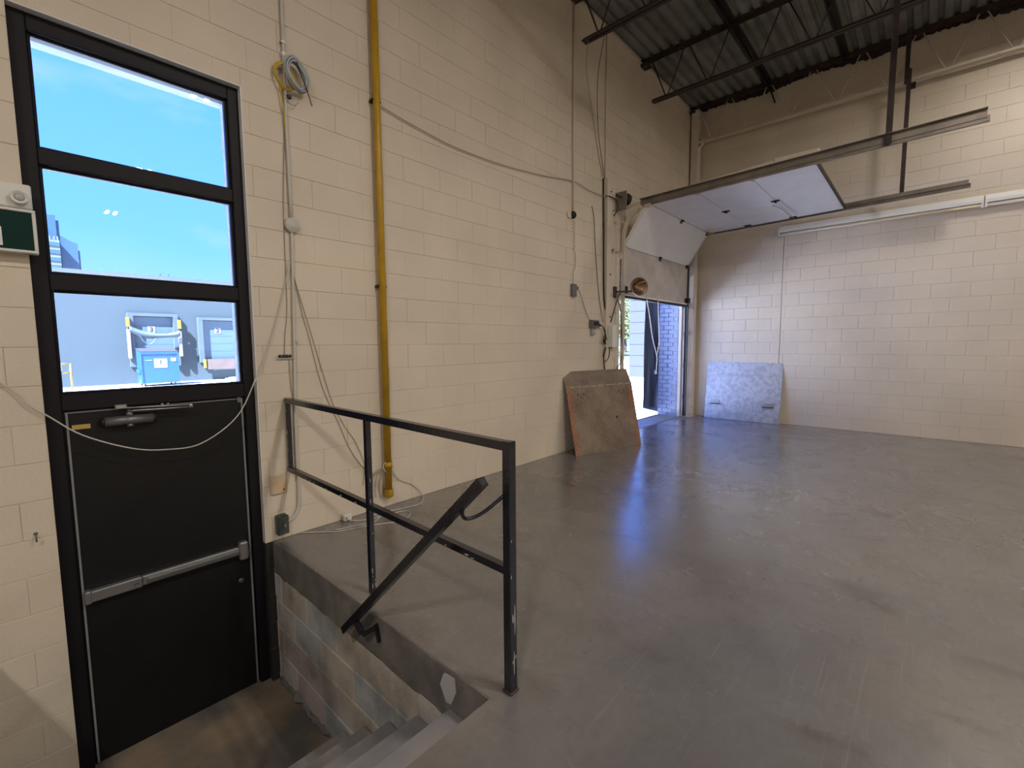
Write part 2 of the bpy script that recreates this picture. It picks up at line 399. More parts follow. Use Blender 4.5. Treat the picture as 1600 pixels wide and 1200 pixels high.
def lay_blocks(parent, rects, place, mt, limit=300, t=.012, g=.0010, c=.0022, name='block', jit=.0009, pick=None, filled=0.):
    """place(u,z)->(location, rotation_z): block front faces local -Y"""
    items=[]
    for (p,q,a,b) in rects:
        loc,rz=place((p+q)/2,(a+b)/2)
        items.append((seen_area(loc,q-p,b-a)*(q-p)*(b-a),p,q,a,b,loc,rz))
    items.sort(key=lambda i:-i[0])
    rest=MB()
    for i,(ar,p,q,a,b,loc,rz) in enumerate(items):
        mm=pick(p,q,a,b) if pick else mt
        j=random.uniform(-jit,jit)
        cc=(.0005,c,c) if random.random()<filled else c; gx=.00015 if isinstance(cc,tuple) else g
        R=Matrix.Rotation(rz,4,'Z')
        loc=Vector(loc)+R.to_3x3()@Vector((0,j,0))
        if (i<limit and ar>0) or mm is not mt:
            o=link(name,block_mesh(q-p,b-a,t,g,cc,mm,name),parent,loc=loc); o.rotation_euler=(random.uniform(-.003,.003),0,rz+random.uniform(-.002,.002))
        else:
            mb=MB().cbox(-(q-p)/2+gx,(q-p)/2-gx,0,t,-(b-a)/2+g,(b-a)/2-g,cc)
            rest.add([R@Vector(v)+loc for v in mb.v],mb.f)
    if rest.v: rest.build(name+'_field',mt,parent,kind='stuff')

# ================================================================== THE SHELL
XB=8.97; ROOF=5.75; LOW=-1.06; XL=-5.0; YB=-16.0
DX0,DX1,DTOP=.112,1.160,3.135      # exit door opening
OX0,OX1,OTOP=6.17,8.62,2.74        # overhead door opening
PX0,PX1,PY0=-.24,1.21,-2.23        # stair pit
# wall_left: slab pieces round the openings
s=MB()
for a,b,z0,z1 in ((XL,DX0,LOW-.1,ROOF),(DX0,DX1,DTOP,ROOF),(DX1,OX0,LOW-.1,ROOF),(OX0,OX1,OTOP,ROOF),(OX0,OX1,LOW-.1,-.12),(OX1,XB+.3,LOW-.1,ROOF)):
    s.box(a,b,.0040,.20,z0,z1)
wallA=s.build('wall_left',m_mortar,label='cream painted concrete block wall with the exit door and overhead door',cat='wall',kind='structure')
rA=layout(-1.8,XB,LOW,ROOF,[(DX0,DX1,LOW-1,DTOP),(OX0,OX1,-.12,OTOP),(PX1,XB,LOW-1,0)],2.4246)
lay_blocks(wallA,rA,lambda u,z:((u,0,z),0),m_wall,pick=lambda p,q,a,b: m_dkpaint if (p>1.1 and b<.01) else m_wall, filled=.72, jit=.0005)
# returns of the door opening (painted white) and the exterior leaf of the wall
s=MB()
for a,b,z0,z1 in ((XL,DX0,LOW-.1,ROOF+.4),(DX0,DX1,DTOP,ROOF+.4),(DX1,OX0,LOW-.1,ROOF+.4),(OX0,OX1,OTOP,ROOF+.4),(OX0,OX1,LOW-.1,-.12),(OX1+.012,XB+.3,LOW-.1,ROOF+.4)):
    s.box(a,b,.20,.44,z0,z1)
s.build('wall_exterior',m_brickx,label='outer brick leaf of the block wall',cat='wall',kind='structure')
# blue painted brick return at the right side of the overhead opening
ret=MB().box(OX1+.004,OX1+.012,.20,.44,-.12,OTOP).build('brick_return',m_brickm,wallA)
bh=.0805
for r in range(38):
    z=-.10+r*bh
    if z+bh>OTOP: break
    ys=[.055,.25,.44] if r%2 else [.055,.15,.345,.44]
    for a,b in zip(ys[:-1],ys[1:]):
        o=link('brick',block_mesh(b-a,bh,.03,.0045,.003,m_brickb,'brick'),ret,loc=(OX1+random.uniform(-.003,.003)-.012,(a+b)/2,z+bh/2)); o.rotation_euler=(0,0,-math.pi/2)
# wall_right (wall B) with its control joint
s=MB().box(XB+.0040,XB+.25,YB,.2,-.1,ROOF)
wallB=s.build('wall_right',m_mortar,label='cream painted concrete block wall beside the overhead door',cat='wall',kind='structure')
rB=layout(-6.6,0,0,ROOF,[],-3.06,breaks=(-1.578,))
lay_blocks(wallB,rB,lambda u,z:((XB,u,z),-math.pi/2),m_wall)
MB().tube([(XB-.001,-1.578,.0),(XB-.001,-1.57,.8),(XB-.001,-1.583,1.5),(XB-.001,-1.575,2.2),(XB-.001,-1.58,3.2)],.0035,5).build('control_joint',m_tcable,wallB)
# the rest of the room behind the camera
MB().box(XL-.2,XL,YB,.2,LOW,ROOF).build('wall_far',m_wallplain,label='plain cream wall at the far end of the unit',cat='wall',kind='structure')
MB().box(XL-.2,XB+.25,YB-.2,YB,LOW,ROOF).build('wall_behind',m_wallplain,label='plain cream wall behind the viewer',cat='wall',kind='structure')
# upper floor slab round the stair pit
s=MB()
for x0,x1,y0,y1 in ((XL,PX0,YB,.01),(PX0,PX1,YB,PY0),(PX1,XB+.02,YB,.01)): s.box(x0,x1,y0,y1,-.24,0)
fl=s.build('floor',m_floor,label='worn grey brown coated concrete floor with scuffs and scratches',cat='floor',kind='structure')
MB().box(PX0-.02,PX1+.02,PY0-.3,.19,LOW-.1,LOW).build('floor_landing',m_land,label='dusty brown concrete landing inside the black door',cat='floor',kind='structure')
# threshold of the overhead door
s=MB().box(OX0,OX1,.012,.44,-.12,-.004)
th=s.build('trim_1',m_concl,label='pale concrete threshold strip under the overhead door',cat='threshold',kind='structure')
MB().box(OX0,OX1,.40,.46,-.06,.002).build('edge_angle',m_track,th)
MB().box(OX0-.02,OX1,-.02,.016,-.05,.002).build('edge_angle',m_conc,th)
# stair pit wall: slab edge on top, blocks below
s=MB().box(PX1+.012,PX1+.2,PY0-.3,.0,LOW-.1,-.24)
pw=s.build('wall_pit',m_pitm,label='bare multicoloured block wall at the side of the stair pit',cat='wall',kind='structure')
s=MB(); n=26
V=[];Fc=[]
for i in range(n+1):
    y=PY0+(0-PY0)*i/n
    V+=[(PX1-.006+random.uniform(-.003,.003),y,-.002),(PX1-.004+random.uniform(-.003,.003),y,-.235+random.uniform(-.012,.012)),(PX1+.05,y,-.235),(PX1+.05,y,-.002)]
for i in range(n):
    for k_ in range(4): Fc.append((i*4+k_,i*4+(k_+1)%4,i*4+4+(k_+1)%4,i*4+4+k_))
Fc+=[(0,1,2,3),(n*4+3,n*4+2,n*4+1,n*4)]
se=s.add(V,Fc).build('slab_edge',m_conc,pw)
# plaster patch on the slab edge
pp=[(PX1-.014,-2.02,-.02),(PX1-.014,-1.95,-.03),(PX1-.014,-1.925,-.09),(PX1-.014,-1.965,-.155),(PX1-.014,-2.00,-.15),(PX1-.014,-2.03,-.08)]
MB().prism([Vector(p) for p in pp],(0,0,0),(.01,0,0)).build('paint_patch',m_chip,se)
rP=[]
for r in range(4):
    z1=-.24-r*.2050; z0=max(z1-.205,LOW)
    y=0-(.10 if r%2==0 else .30)
    edges=[0.]
    while y>PY0-.25: edges.append(y); y-=BL
    edges.append(PY0-.25)
    for a,b in zip(edges[:-1],edges[1:]): rP.append((b,a,z0,z1))
pk=lambda p,q,a,b: random.choice(m_pitb)
lay_blocks(pw,rP,lambda u,z:((PX1,u,z),-math.pi/2),m_pitb[0],t=.02,g=.003,c=.005,jit=.004,pick=pk)
# ragged mortar fillet where the pit wall meets the landing
pts=[(PX1-.002+random.uniform(-.016,.01),-.02-i*.045,LOW+.006+random.uniform(-.008,.012)) for i in range(27)]
MB().tube(pts,[random.uniform(.008,.034) for _ in pts],6).build('mortar_fillet',m_conc,pw)
MB().box(PX0-.2,PX0,PY0-.3,.0,LOW-.1,-.24).build('wall_pit_left',m_pitb[0],label='grey side wall of the stair pit out of view',cat='wall',kind='structure')
# stairs: five treads up from the landing
st=thing('concrete_stairs',(.5,PY0,LOW),'worn concrete steps descending from the floor edge to the landing','stairs')
rs=-LOW/6
for k_ in range(1,6):
    y0=PY0+.25*(k_-1)
    MB().cbox(PX0,PX1-.004,y0,y0+.252,LOW,-rs*k_,.008).build('step',m_tread,st)

# ceiling: corrugated deck, ribs along X
s=MB();y=.0;prof=[]
while y>YB:
    prof+=[(y,ROOF),(y-.035,ROOF),(y-.058,ROOF-.038),(y-.130,ROOF-.038)];y-=.1524
V=[];Fc=[]
for yy,z in prof: V+=[(XL,yy,z),(XB+.2,yy,z)]
for i in range(len(prof)-1): Fc.append((2*i,2*i+1,2*i+3,2*i+2))
MB().add(V,Fc).build('ceiling',m_deckm,label='dark corrugated steel roof deck',cat='ceiling',kind='structure')
MB().box(XL-.2,XB+.3,YB-.2,.44,ROOF+.04,ROOF+.3).build('roof_insulation',m_spray,label='roof build-up above the steel deck',cat='roof',kind='structure')

# open web joists running along Y
def joist(X,label,white=False,ymax=-7.5,name='roof_joist'):
    t=thing(name,(X,-.1,5.08),label,'joist','open web roof joists')
    zt=ROOF-.04; zb=5.09
    mw=m_cream_s if white else m_rust
    for sx in (-1,1):
        MB().angle((X+sx*.008,.0,zt),(X+sx*.008,ymax,zt),.055,.007,(sx,0,0),(0,0,-1)).build('top_chord',m_rust,t)
        MB().angle((X+sx*.008,-.17,zb-.03),(X+sx*.008,ymax,zb-.03),.045,.007,(sx,0,0),(0,0,1)).build('bottom_chord',mw,t)
    MB().box(X-.07,X+.07,-.10,.0,zt-.10,zt-.055).build('bearing_seat',m_rust,t)
    y=-.16
    top,bot=zt-.03,zb-.01
    MB().tube([(X,-.15,top),(X,-.38,bot)],.010,6).build('web_rod',mw,t)
    y=-.40
    while y>ymax+.7:
        MB().tube([(X,y,bot),(X,y-.25,top)],.009,6).build('web_rod',mw,t)
        MB().tube([(X,y-.31,top),(X,y-.58,bot)],.009,6).build('web_rod',mw,t)
        y-=.62
    return t
joist(3.08,'red brown open web joist nearest the viewer, above the conduit')
joist(4.97,'red brown open web joist whose end sits nearest the wall conduit')
joist(6.86,'red brown open web joist crossing the middle of the visible deck')
joist(8.80,'open web joist painted cream with dark top chord along the right wall',white=True)
for i,(yb,lab) in enumerate(((-1.28,'dark bridging angle under the deck nearer the door wall'),(-2.30,'dark bridging angle under the deck farther from the door wall'))):
    t=thing('bridging_angle',(6,yb,5.62),lab,'bridging')
    MB().angle((2.5,yb,5.70),(XB-.06,yb,5.70),.075,.008,(0,-1,0),(0,0,-1)).build('angle_bar'  ,m_hinge,t)
    if i==0: MB().obox((XB-.06,yb,5.66),(XB-.03,yb-.08,5.42),.05,.012).build('end_clip',m_hinge,t)
# ragged dark overspray where deck meets the right wall
V=[];Fc=[];n=220
for i in range(n+1):
    yy=-.05-i*.031; V+=[(XB-.004,yy,ROOF),(XB-.02,yy,ROOF-.10+.03*math.sin(i*.13)+random.uniform(-.022,.014)),(XB-.03,yy,ROOF)]
for i in range(n):
    for k_ in range(3): Fc.append((i*3+k_,i*3+(k_+1)%3,i*3+3+(k_+1)%3,i*3+3+k_))
Fc+=[(0,1,2),(n*3+2,n*3+1,n*3)]
MB().add(V,Fc).build('trim_2',m_spray,label='ragged dark sprayed edge between deck and right wall',cat='trim',kind='structure')

# corner column with joist bracket
t=thing('corner_column',(8.82,-.12,0),'cream painted steel corner column with rust spots','column')
MB().cbox(8.76,8.90,-.17,-.03,0,5.66,.008).build('column_shaft',m_cream_s,t)
MB().box(8.70,8.95,-.20,-.005,0,.012).build('base_plate',m_cream_s,t)
MB().prism([Vector((8.76,-.17,4.98)),Vector((8.76,-.17,5.14)),Vector((8.76,-.27,5.14)),Vector((8.76,-.27,5.08))],(0,0,0),(.10,0,0)).build('bracket',m_cream_s,t)
for zz in (5.02,5.11): MB().lathe([(.012,0),(.012,.014)],(8.76,-.20,zz),(-1,0,0),8).build('bolt',m_hinge,t)

# ================================================================== EXIT DOOR
D=thing('door_1',(.636,.1,LOW),'black steel exit door with three stacked glass panes above it','door',kind='structure')
FY0,FY1=.05,.16
gx0,gx1=.180,1.092
MB().cbox(DX0,gx0,FY0,FY1,LOW,DTOP,.004).build('jamb',m_black,D)
MB().cbox(gx1,DX1-.004,FY0,FY1,LOW,DTOP,.004).build('jamb',m_black,D)
panes=[(2.468,3.045),(1.818,2.384),(1.161,1.731)]
MB().cbox(gx0,gx1,FY0,FY1,3.045,DTOP-.004,.004).build('head',m_black,D)
MB().cbox(gx0,gx1,FY0,FY1,2.384,2.468,.004).build('mullion',m_black,D)
MB().cbox(gx0,gx1,FY0,FY1,1.731,1.818,.004).build('mullion',m_black,D)
MB().cbox(gx0,gx1,FY0,FY1,1.070,1.161,.004).build('mullion',m_black,D)
for z0,z1 in panes:
    p=MB().box(gx0,gx1,.098,.104,z0,z1).build('pane',m_glass,D,label='clear glass pane')
    for a,b,c_,d_ in ((gx0,gx0+.014,z0,z1),(gx1-.014,gx1,z0,z1),(gx0+.014,gx1-.014,z0,z0+.014),(gx0+.014,gx1-.014,z1-.014,z1)):
        MB().cbox(a,b,.075,.098,c_,d_,.003).build('glazing_bead',m_black,p)
leaf=MB().cbox(gx0+.0005,gx1-.0005,.078,.125,LOW+.003,1.0695,.002).build('door_leaf',m_leaf,D,label='black painted door leaf')
for x in (gx0+.012,gx1-.022):
    MB().box(x,x+.010,.066,.079,LOW+.012,1.058).build('weather_strip',m_strip,leaf,label='thin grey strip')
MB().box(gx0+.01,gx1-.01,.070,.079,1.052,1.060).build('weather_strip',m_strip,leaf)
# push bar
MB().cbox(.205,.46,.030,.078,-.050,.016,.006).build('push_bar_rail',m_alu,leaf,label='grey metal panic bar housing')
MB().cbox(.46,1.0,.038,.078,-.046,.012,.006).build('push_bar_rail',m_alu,leaf)
MB().cbox(.485,.995,.022,.045,-.038,-.004,.006).build('push_pad',m_dkalu,leaf)
MB().cbox(.198,.232,.024,.078,-.056,.022,.008).build('end_cap',m_alu,leaf)
MB().cbox(.995,1.052,.020,.078,-.082,.046,.010).build('latch_head',m_alu,leaf)
MB().lathe([(.013,0),(.013,.006),(.008,.006),(.008,.002)],(.43,.030,-.018),(0,-1,0),14).build('key_cylinder',m_dkalu,leaf)
MB().lathe([(.018,0),(.018,.012),(.010,.014)],(1.006,.078,-.243),(0,-1,0),14).build('lock_cylinder',m_dkalu,leaf)
MB().box(1.052,1.075,.06,.08,-.065,-.03).build('strike',m_dkalu,leaf)
# closer
cl=MB().tube([(.350,.045,.987),(.575,.045,.987)],.029,14).build('closer_body',m_dkalu,leaf,label='grey cylindrical door closer')
MB().tube([(.336,.045,.987),(.350,.045,.987)],.026,14).build('closer_cap',m_hinge,leaf)
MB().tube([(.575,.045,.987),(.588,.045,.987)],.026,14).build('closer_cap',m_hinge,leaf)
MB().lathe([(.018,0),(.018,.022),(.010,.026),(.010,.04)],(.465,.045,1.010),(0,0,1),12).build('pinion',m_dkalu,leaf)
MB().lathe([(.018,0),(.018,.016)],(.465,.045,.948),(0,0,1),12).build('pinion',m_dkalu,leaf)
MB().tube([(.465,.030,1.040),(.485,.020,1.043),(.765,.008,1.037)],.006,6).build('closer_arm',m_alu,leaf)
MB().tube([(.765,.008,1.052),(.43,.035,1.062)],.006,6).build('closer_arm',m_alu,leaf)
MB().lathe([(.012,0),(.012,.03)],(.765,.008,1.030),(0,0,1),10).build('arm_pivot',m_alu,leaf)
for x in (.62,.65): MB().lathe([(.008,0),(.008,.012)],(x,.020,1.060),(0,0,1),8).build('arm_screw',m_alu,leaf)
MB().cbox(.40,.455,.030,.052,1.058,1.084,.004).build('arm_shoe',m_alu,leaf)
MB().box(.215,.292,.074,.079,.958,.984).build('label_plate',mat('brass_yellow_label',(.50,.34,.08),.4),leaf,label='small yellow label plate')
MB().box(1.05,1.07,.066,.08,1.03,1.075).build('alarm_contact',m_dkalu,leaf)

# white painted return around the door opening
s=MB();s.box(DX1-.004,DX1+.002,.0,.05,0,DTOP);s.box(DX0,DX1,.0,.05,DTOP-.004,DTOP+.002)
s.build('trim_3',m_white,label='white painted edge around the exit door opening',cat='trim',kind='structure')

MB().box(DX1-.004,DX1+.002,.0,.05,LOW,0).build('trim_4',m_dkpaint,label='dark grey painted edge low beside the exit door',cat='trim',kind='structure')

# exit sign with emergency lamp heads (left of the door)
t=thing('exit_sign',(0,-.03,1.9),'white framed dark green exit sign with round emergency lamp beside the door','exit sign')
fx0,fx1,fz0,fz1=-.21,.146,1.897,2.112
for a,b,c_,d_ in ((fx0,fx1,fz0,fz0+.014),(fx0,fx1,fz1-.014,fz1),(fx0,fx0+.014,fz0+.014,fz1-.014),(fx1-.014,fx1,fz0+.014,fz1-.014)):
    MB().cbox(a,b,-.068,-.004,c_,d_,.003).build('sign_frame',m_whitep,t)
gp=MB().box(fx0+.014,fx1-.014,-.060,-.004,fz0+.014,fz1-.014).build('sign_face',m_green,t,label='dark green sign face')
# running figure and doorway pictogram
P=lambda L_:[Vector((x,-.0605,z)) for x,z in L_]
for nm,poly in (('pictogram_doorway',[(-.06,1.925),(.024,1.925),(.024,2.012),(.018,2.02),(.018,2.075),(.010,2.085),(-.06,2.085),(-.06,2.078),(.004,2.078),(.004,1.932),(-.06,1.932)]),
                ('pictogram_body',[(-.115,2.05),(-.085,2.055),(-.060,2.03),(-.045,2.03),(-.045,2.02),(-.068,2.018),(-.085,2.035),(-.095,2.005),(-.070,1.98),(-.078,1.94),(-.09,1.94),(-.085,1.975),(-.110,1.995),(-.125,1.965),(-.155,1.965),(-.155,1.975),(-.133,1.977),(-.115,2.02),(-.12,2.038),(-.135,2.015),(-.145,2.02),(-.128,2.05)])):
    MB().prism(P(poly),(0,0,0),(0,-.0008,0)).build(nm,m_pict,gp)
MB().lathe([(.011,0),(.011,.0008)],(-.085,-.0605,2.072),(0,-1,0),12).build('pictogram_head',m_pict,gp)
MB().cbox(-.21,.139,-.062,-.002,2.116,2.236,.006).build('lamp_housing',m_whitep,t)
hd=MB().lathe([(.030,0),(.034,.012),(.034,.030),(.028,.036),(.025,.030),(.020,.028)],(.095,-.060,2.165),(0,-1,0),22).build('lamp_head',m_whitep,t)
MB().lathe([(.020,0),(.012,.006),(.001,.008)],(.095,-.088,2.165),(0,-1,0),18).build('lens',mat('grey_lens',(.45,.45,.45),.2),hd)
hd=MB().lathe([(.030,0),(.034,.012),(.034,.030),(.028,.036),(.025,.030),(.020,.028)],(-.16,-.060,2.165),(0,-1,0),22).build('lamp_head',m_whitep,t)
MB().lathe([(.020,0),(.012,.006),(.001,.008)],(-.16,-.088,2.165),(0,-1,0),18).build('lens',m_whitep,hd)

# ================================================================== GUARD RAIL and HANDRAIL
G=thing('guard_rail',(1.31,-2.26,0),'black square tube guard rail standing along the edge of the stair pit','railing')
xr=1.315;tw=.038
def rail_y(y): return xr-.025*(y/-2.264)**1
pE=(1.295,-2.264);pM=(1.320,-1.164)
MB().cbox(pE[0]-.02,pE[0]+.02,pE[1]-.02,pE[1]+.02,0,1.044,.003).build('post',m_rail,G)
MB().cbox(pM[0]-.016,pM[0]+.016,pM[1]-.016,pM[1]+.016,0,1.005,.003).build('post',m_rail,G)
MB().cbox(1.332,1.360,-.045,-.014,.51,1.024,.003).build('post',m_rail,G)
MB().obox((1.346,-.012,1.024),(pE[0],-2.246,1.024),.036,.036).build('top_rail',m_rail,G)
MB().obox((1.342,-.012,.515),(pE[0],-2.246,.515),.032,.032).build('mid_rail',m_rail,G)
random.seed(11)
def chip(fx, u0, u1, v0, v1, ax):   # irregular flake lying on a face
    n=7; P=[]
    for k_ in range(n):
        a=2*math.pi*k_/n; r=random.uniform(.55,1.0)
        P.append(((u0+u1)/2+(u1-u0)/2*r*math.cos(a),(v0+v1)/2+(v1-v0)/2*r*math.sin(a)))
    if ax=='y': poly=[Vector((u,fx,v)) for u,v in P]; d_=(0,-.001,0)
    else: poly=[Vector((fx,u,v)) for u,v in P]; d_=(-.001,0,0)
    MB().prism(poly,(0,0,0),d_).build('paint_chip',m_chip,G)
for i in range(16):
    px,py,hw=random.choice(((pE[0],pE[1],.020),(pM[0],pM[1],.016)))
    z=random.choice((random.uniform(.02,.16),random.uniform(.02,.75)));x=px+random.uniform(-hw*.7,hw*.7)
    chip(py-hw,x-random.uniform(.0012,.003),x+random.uniform(.0012,.003),z,z+random.uniform(.008,.045),'y')
chip(pE[1]-.020,pE[0]+.004,pE[0]+.008,.24,.40,'y'); chip(pE[1]-.020,pE[0]-.002,pE[0]+.002,.06,.20,'y')
for i in range(9):
    y=random.uniform(-2.1,-.2);x=1.342-(1.342-pE[0])*(y/-2.26)
    chip(x-.0162,y,y+random.uniform(.01,.05),.503,.503+random.uniform(.004,.012),'x')
for i in range(5):
    z=random.uniform(.53,.98); chip(1.3318,-.038,-.026,z,z+random.uniform(.01,.04),'x')
MB().cbox(pE[0]-.026,pE[0]+.026,pE[1]-.026,pE[1]+.026,0,.012,.004).build('weld_foot',m_rust,G)
H=thing('stair_handrail',(1.12,-1.75,.4),'black sloping square handrail crossing in front of the guard rail','railing')
ha,hb=Vector((1.12,-1.210,-.108)),Vector((1.12,-2.295,.928))
MB().obox(ha,hb,.036,.036).build('bar',m_rail,H)
d=(ha-hb).normalized()
MB().obox(hb-d*.0005,hb+d*.002,.026,.026).build('open_end',m_hinge,H)
MB().tube(smooth([(1.12,-2.19,.815),(1.135,-2.165,.765),(1.17,-2.165,.742),(1.22,-2.20,.765),(1.29,-2.250,.83)],5),.008,8).build('bracket',m_rail,H)
MB().obox((1.12,-1.335,-.01),(1.14,-1.36,-.075),.012,.03).build('bracket',m_rail,H)
MB().obox((1.135,-1.362,-.075),(1.195,-1.405,-.045),.012,.03).build('bracket',m_rail,H)
MB().obox((1.195,-1.405,-.03),(1.203,-1.425,-.12),.035,.012).build('wall_flange',m_rail,H)

# ================================================================== WALL A SERVICES
t=thing('gas_pipe',(2.15,-.05,.1),'yellow painted gas pipe running up the block wall','pipe')
MB().tube([(2.150,-.05,.16),(2.150,-.05,ROOF)],.030,14).build('pipe_run',m_yellow,t)
MB().lathe([(.034,0),(.040,.008),(.040,.06),(.034,.07)],(2.150,-.05,.10),(0,0,1),14).build('end_cap',m_yellow,t)
MB().lathe([(.036,0),(.036,.05)],(2.150,-.05,.36),(0,0,1),14).build('coupling',m_yellow,t)
for zz in (1.9,3.38): MB().box(2.11,2.19,-.052,0,zz,zz+.02).build('strap',m_hinge,t)
# conduit by the exit door
t=thing('wall_conduit',(1.40,-.02,.12),'thin cream conduit with round junction box beside the exit door','conduit')
MB().tube(smooth([(1.446,-.018,ROOF),(1.444,-.018,3.8),(1.438,-.018,3.0),(1.440,-.018,2.33)],4),.011,8).build('conduit_run',m_cable,t)
MB().tube(smooth([(1.440,-.018,2.25),(1.420,-.018,1.5),(1.398,-.018,.75),(1.398,-.018,.35),(1.390,-.018,.22),(1.355,-.018,.145),(1.295,-.022,.120)],6),.010,8).build('conduit_run',m_cable,t)
MB().lathe([(.052,0),(.052,.030),(.048,.036),(.012,.036),(.008,.040)],(1.444,0,2.285),(0,-1,0),24).build('junction_box',m_cable,t)
MB().box(1.425,1.455,-.03,0,3.52,3.535).build('strap',m_alu,t); MB().box(1.410,1.445,-.03,0,1.45,1.462).build('strap',m_cable,t)
t=thing('switch_box',(1.26,-.02,.1),'dark grey metal switch box low on the wall by the stair pit','switch')
MB().cbox(1.225,1.300,-.050,0,.045,.190,.006).build('box_body',m_gbox,t)
MB().cbox(1.232,1.302,-.060,-.050,.050,.185,.003).build('cover_plate',m_gbox,t)
MB().cbox(1.262,1.276,-.078,-.060,.105,.130,.003).build('toggle',m_alu,t)
for zz in (.065,.170): MB().lathe([(.004,0),(.004,.003)],(1.268,-.060,zz),(0,-1,0),8).build('screw',m_alu,t)
t=thing('blank_cover_plate',(1.26,-.01,.42),'square stained beige cover plate above the switch box','cover plate')
MB().cbox(1.205,1.315,-.018,0,.345,.490,.004).build('plate',m_beige,t)
MB().lathe([(.006,0),(.006,.003)],(1.295,-.018,.372),(0,-1,0),8).build('screw',m_bcable,t)
t=thing('terminal_strip',(1.35,-.02,1.34),'small black terminal strip on the wall beside the conduit','terminal strip')
MB().box(1.295,1.400,-.016,0,1.325,1.345).build('base',m_whitep,t)
for i in range(4): MB().cbox(1.302+i*.024,1.320+i*.024,-.030,-.014,1.334,1.356,.003).build('terminal',m_bcable,t)
# coil of cable
t=thing('cable_coil',(1.5,-.06,3.3),'coil of grey and yellow cable hung from a hook near the ceiling conduit','cable coil')
def ring(cx,cz,rx,rz,tilt,y,rad,n=36):
    P=[]
    for k_ in range(n):
        a=2*math.pi*k_/n;x=rx*math.cos(a);z=rz*math.sin(a)
        P.append((cx+x*math.cos(tilt)-z*math.sin(tilt),y+.008*math.sin(3*a),cz+x*math.sin(tilt)+z*math.cos(tilt)))
    return P
for i in range(4): MB().tube(ring(1.425+i*.006,3.29,.055+.004*i,.088-.003*i,.25,-.030-.004*i,.006),.0055,6,closed=True).build('yellow_loop',m_ycable,t)
for i in range(11): MB().tube(ring(1.505+.005*random.uniform(-1,1),3.318+.005*random.uniform(-1,1),.052+.008*(i%4),.084+.009*(i%4),.34,-.052-.004*i,.006),.0062,6,closed=True).build('grey_loop',m_gcable,t)
MB().tube([(1.50,-.09,3.40),(1.525,-.10,3.30),(1.556,-.10,3.235),(1.61,-.06,3.15)],.0035,5).build('cable_tie',m_bcable,t)
MB().lathe([(.016,0),(.016,.03),(.010,.034)],(1.440,0,3.45),(0,-1,0),14).build('hook',m_white,t)
MB().tube([(1.400,-.03,3.22),(1.425,-.025,3.05),(1.43,-.012,2.9)],.005,6).build('tail',m_ycable,t)
MB().tube(smooth([(1.43,-.03,3.20),(1.45,-.04,3.13),(1.49,-.04,3.12),(1.53,-.02,3.16)],5),.004,6).build('tail',m_gcable,t)
MB().cbox(1.445,1.475,-.045,-.02,3.155,3.182,.004).build('plug',m_bcable,t)
# loose wires
def wire(name,pts,r,mt,label,n=6,cat='cable',group=None): return MB().tube(smooth(pts,n),r,6).build(name,mt,label=label,cat=cat,group=group)
wire('draped_cable',[(-.45,-.02,1.62),(-.034,-.02,1.247),(.046,-.022,1.135),(.122,-.024,1.059),(.251,-.026,.935),(.451,-.03,.828),(.617,-.03,.791),(.802,-.03,.800),(1.014,-.03,.949),(1.147,-.024,1.202),(1.242,-.015,1.423),(1.344,-.012,1.741),(1.411,-.03,2.019)],.0042,m_cable,'white cable sagging across the front of the black door')
wire('loose_wire',[(1.43,-.006,3.0),(1.395,-.006,2.4),(1.385,-.006,1.72),(1.36,-.006,1.5),(1.35,-.006,1.35)],.003,m_tcable,'thin painted wire left of the round junction box')
wire('loose_wire',[(1.43,-.008,1.98),(1.50,-.008,1.70),(1.525,-.008,1.611),(1.60,-.008,1.32),(1.697,-.008,.966),(1.80,-.008,.75),(1.874,-.008,.629),(1.95,-.008,.42),(1.93,-.008,.25)],.0026,m_tcable,'thin painted wire slanting from the conduit down to the floor')
wire('loose_wire',[(1.435,-.006,1.98),(1.49,-.006,1.66),(1.53,-.006,1.50),(1.62,-.006,1.10),(1.74,-.006,.80),(1.84,-.006,.55),(2.0,-.008,.33),(2.10,-.03,.34)],.0026,m_tcable,'thin painted wire slanting from the conduit to the yellow pipe')
wire('loose_wire',[(1.38,-.006,1.34),(1.385,-.006,1.1),(1.40,-.006,.98),(1.33,-.01,1.00)],.0024,m_tcable,'short thin wire hanging below the black terminal strip')
wire('loose_wire',[(1.345,-.018,1.00),(1.36,-.02,.93),(1.375,-.02,.86),(1.35,-.02,.80)],.0024,m_cable,'short white wire curled round the rail end at the wall')
wire('sagging_cable',[(2.13,-.02,3.395),(2.45,-.02,3.345),(2.921,-.02,3.300),(3.35,-.02,3.30),(3.819,-.02,3.327),(4.4,-.02,3.39),(4.985,-.02,3.478),(5.35,-.02,3.45),(5.751,-.03,3.45)],.0045,m_tcable,'thin dark cable sagging across the wall from yellow pipe to overhead door')
wire('floor_cable',[(1.40,-.012,.006),(1.521,-.125,.004),(1.60,-.20,.004),(1.70,-.235,.004),(1.877,-.307,.004),(2.032,-.386,.004),(2.16,-.34,.004),(2.20,-.24,.004),(2.044,-.181,.004),(1.90,-.17,.004),(1.78,-.09,.006),(1.755,-.015,.02)],.004,m_cable,'white cable looping on the floor beside the adapter')
wire('floor_cable',[(1.60,-.16,.005),(1.72,-.20,.005),(1.88,-.24,.005),(1.98,-.17,.005),(1.92,-.09,.005),(2.06,-.12,.005),(2.337,-.181,.005),(2.46,-.12,.005),(2.52,-.03,.03),(2.42,-.012,.14),(2.28,-.012,.22),(2.19,-.02,.36)],.004,m_cable,'white cable running from the yellow pipe down onto the floor')
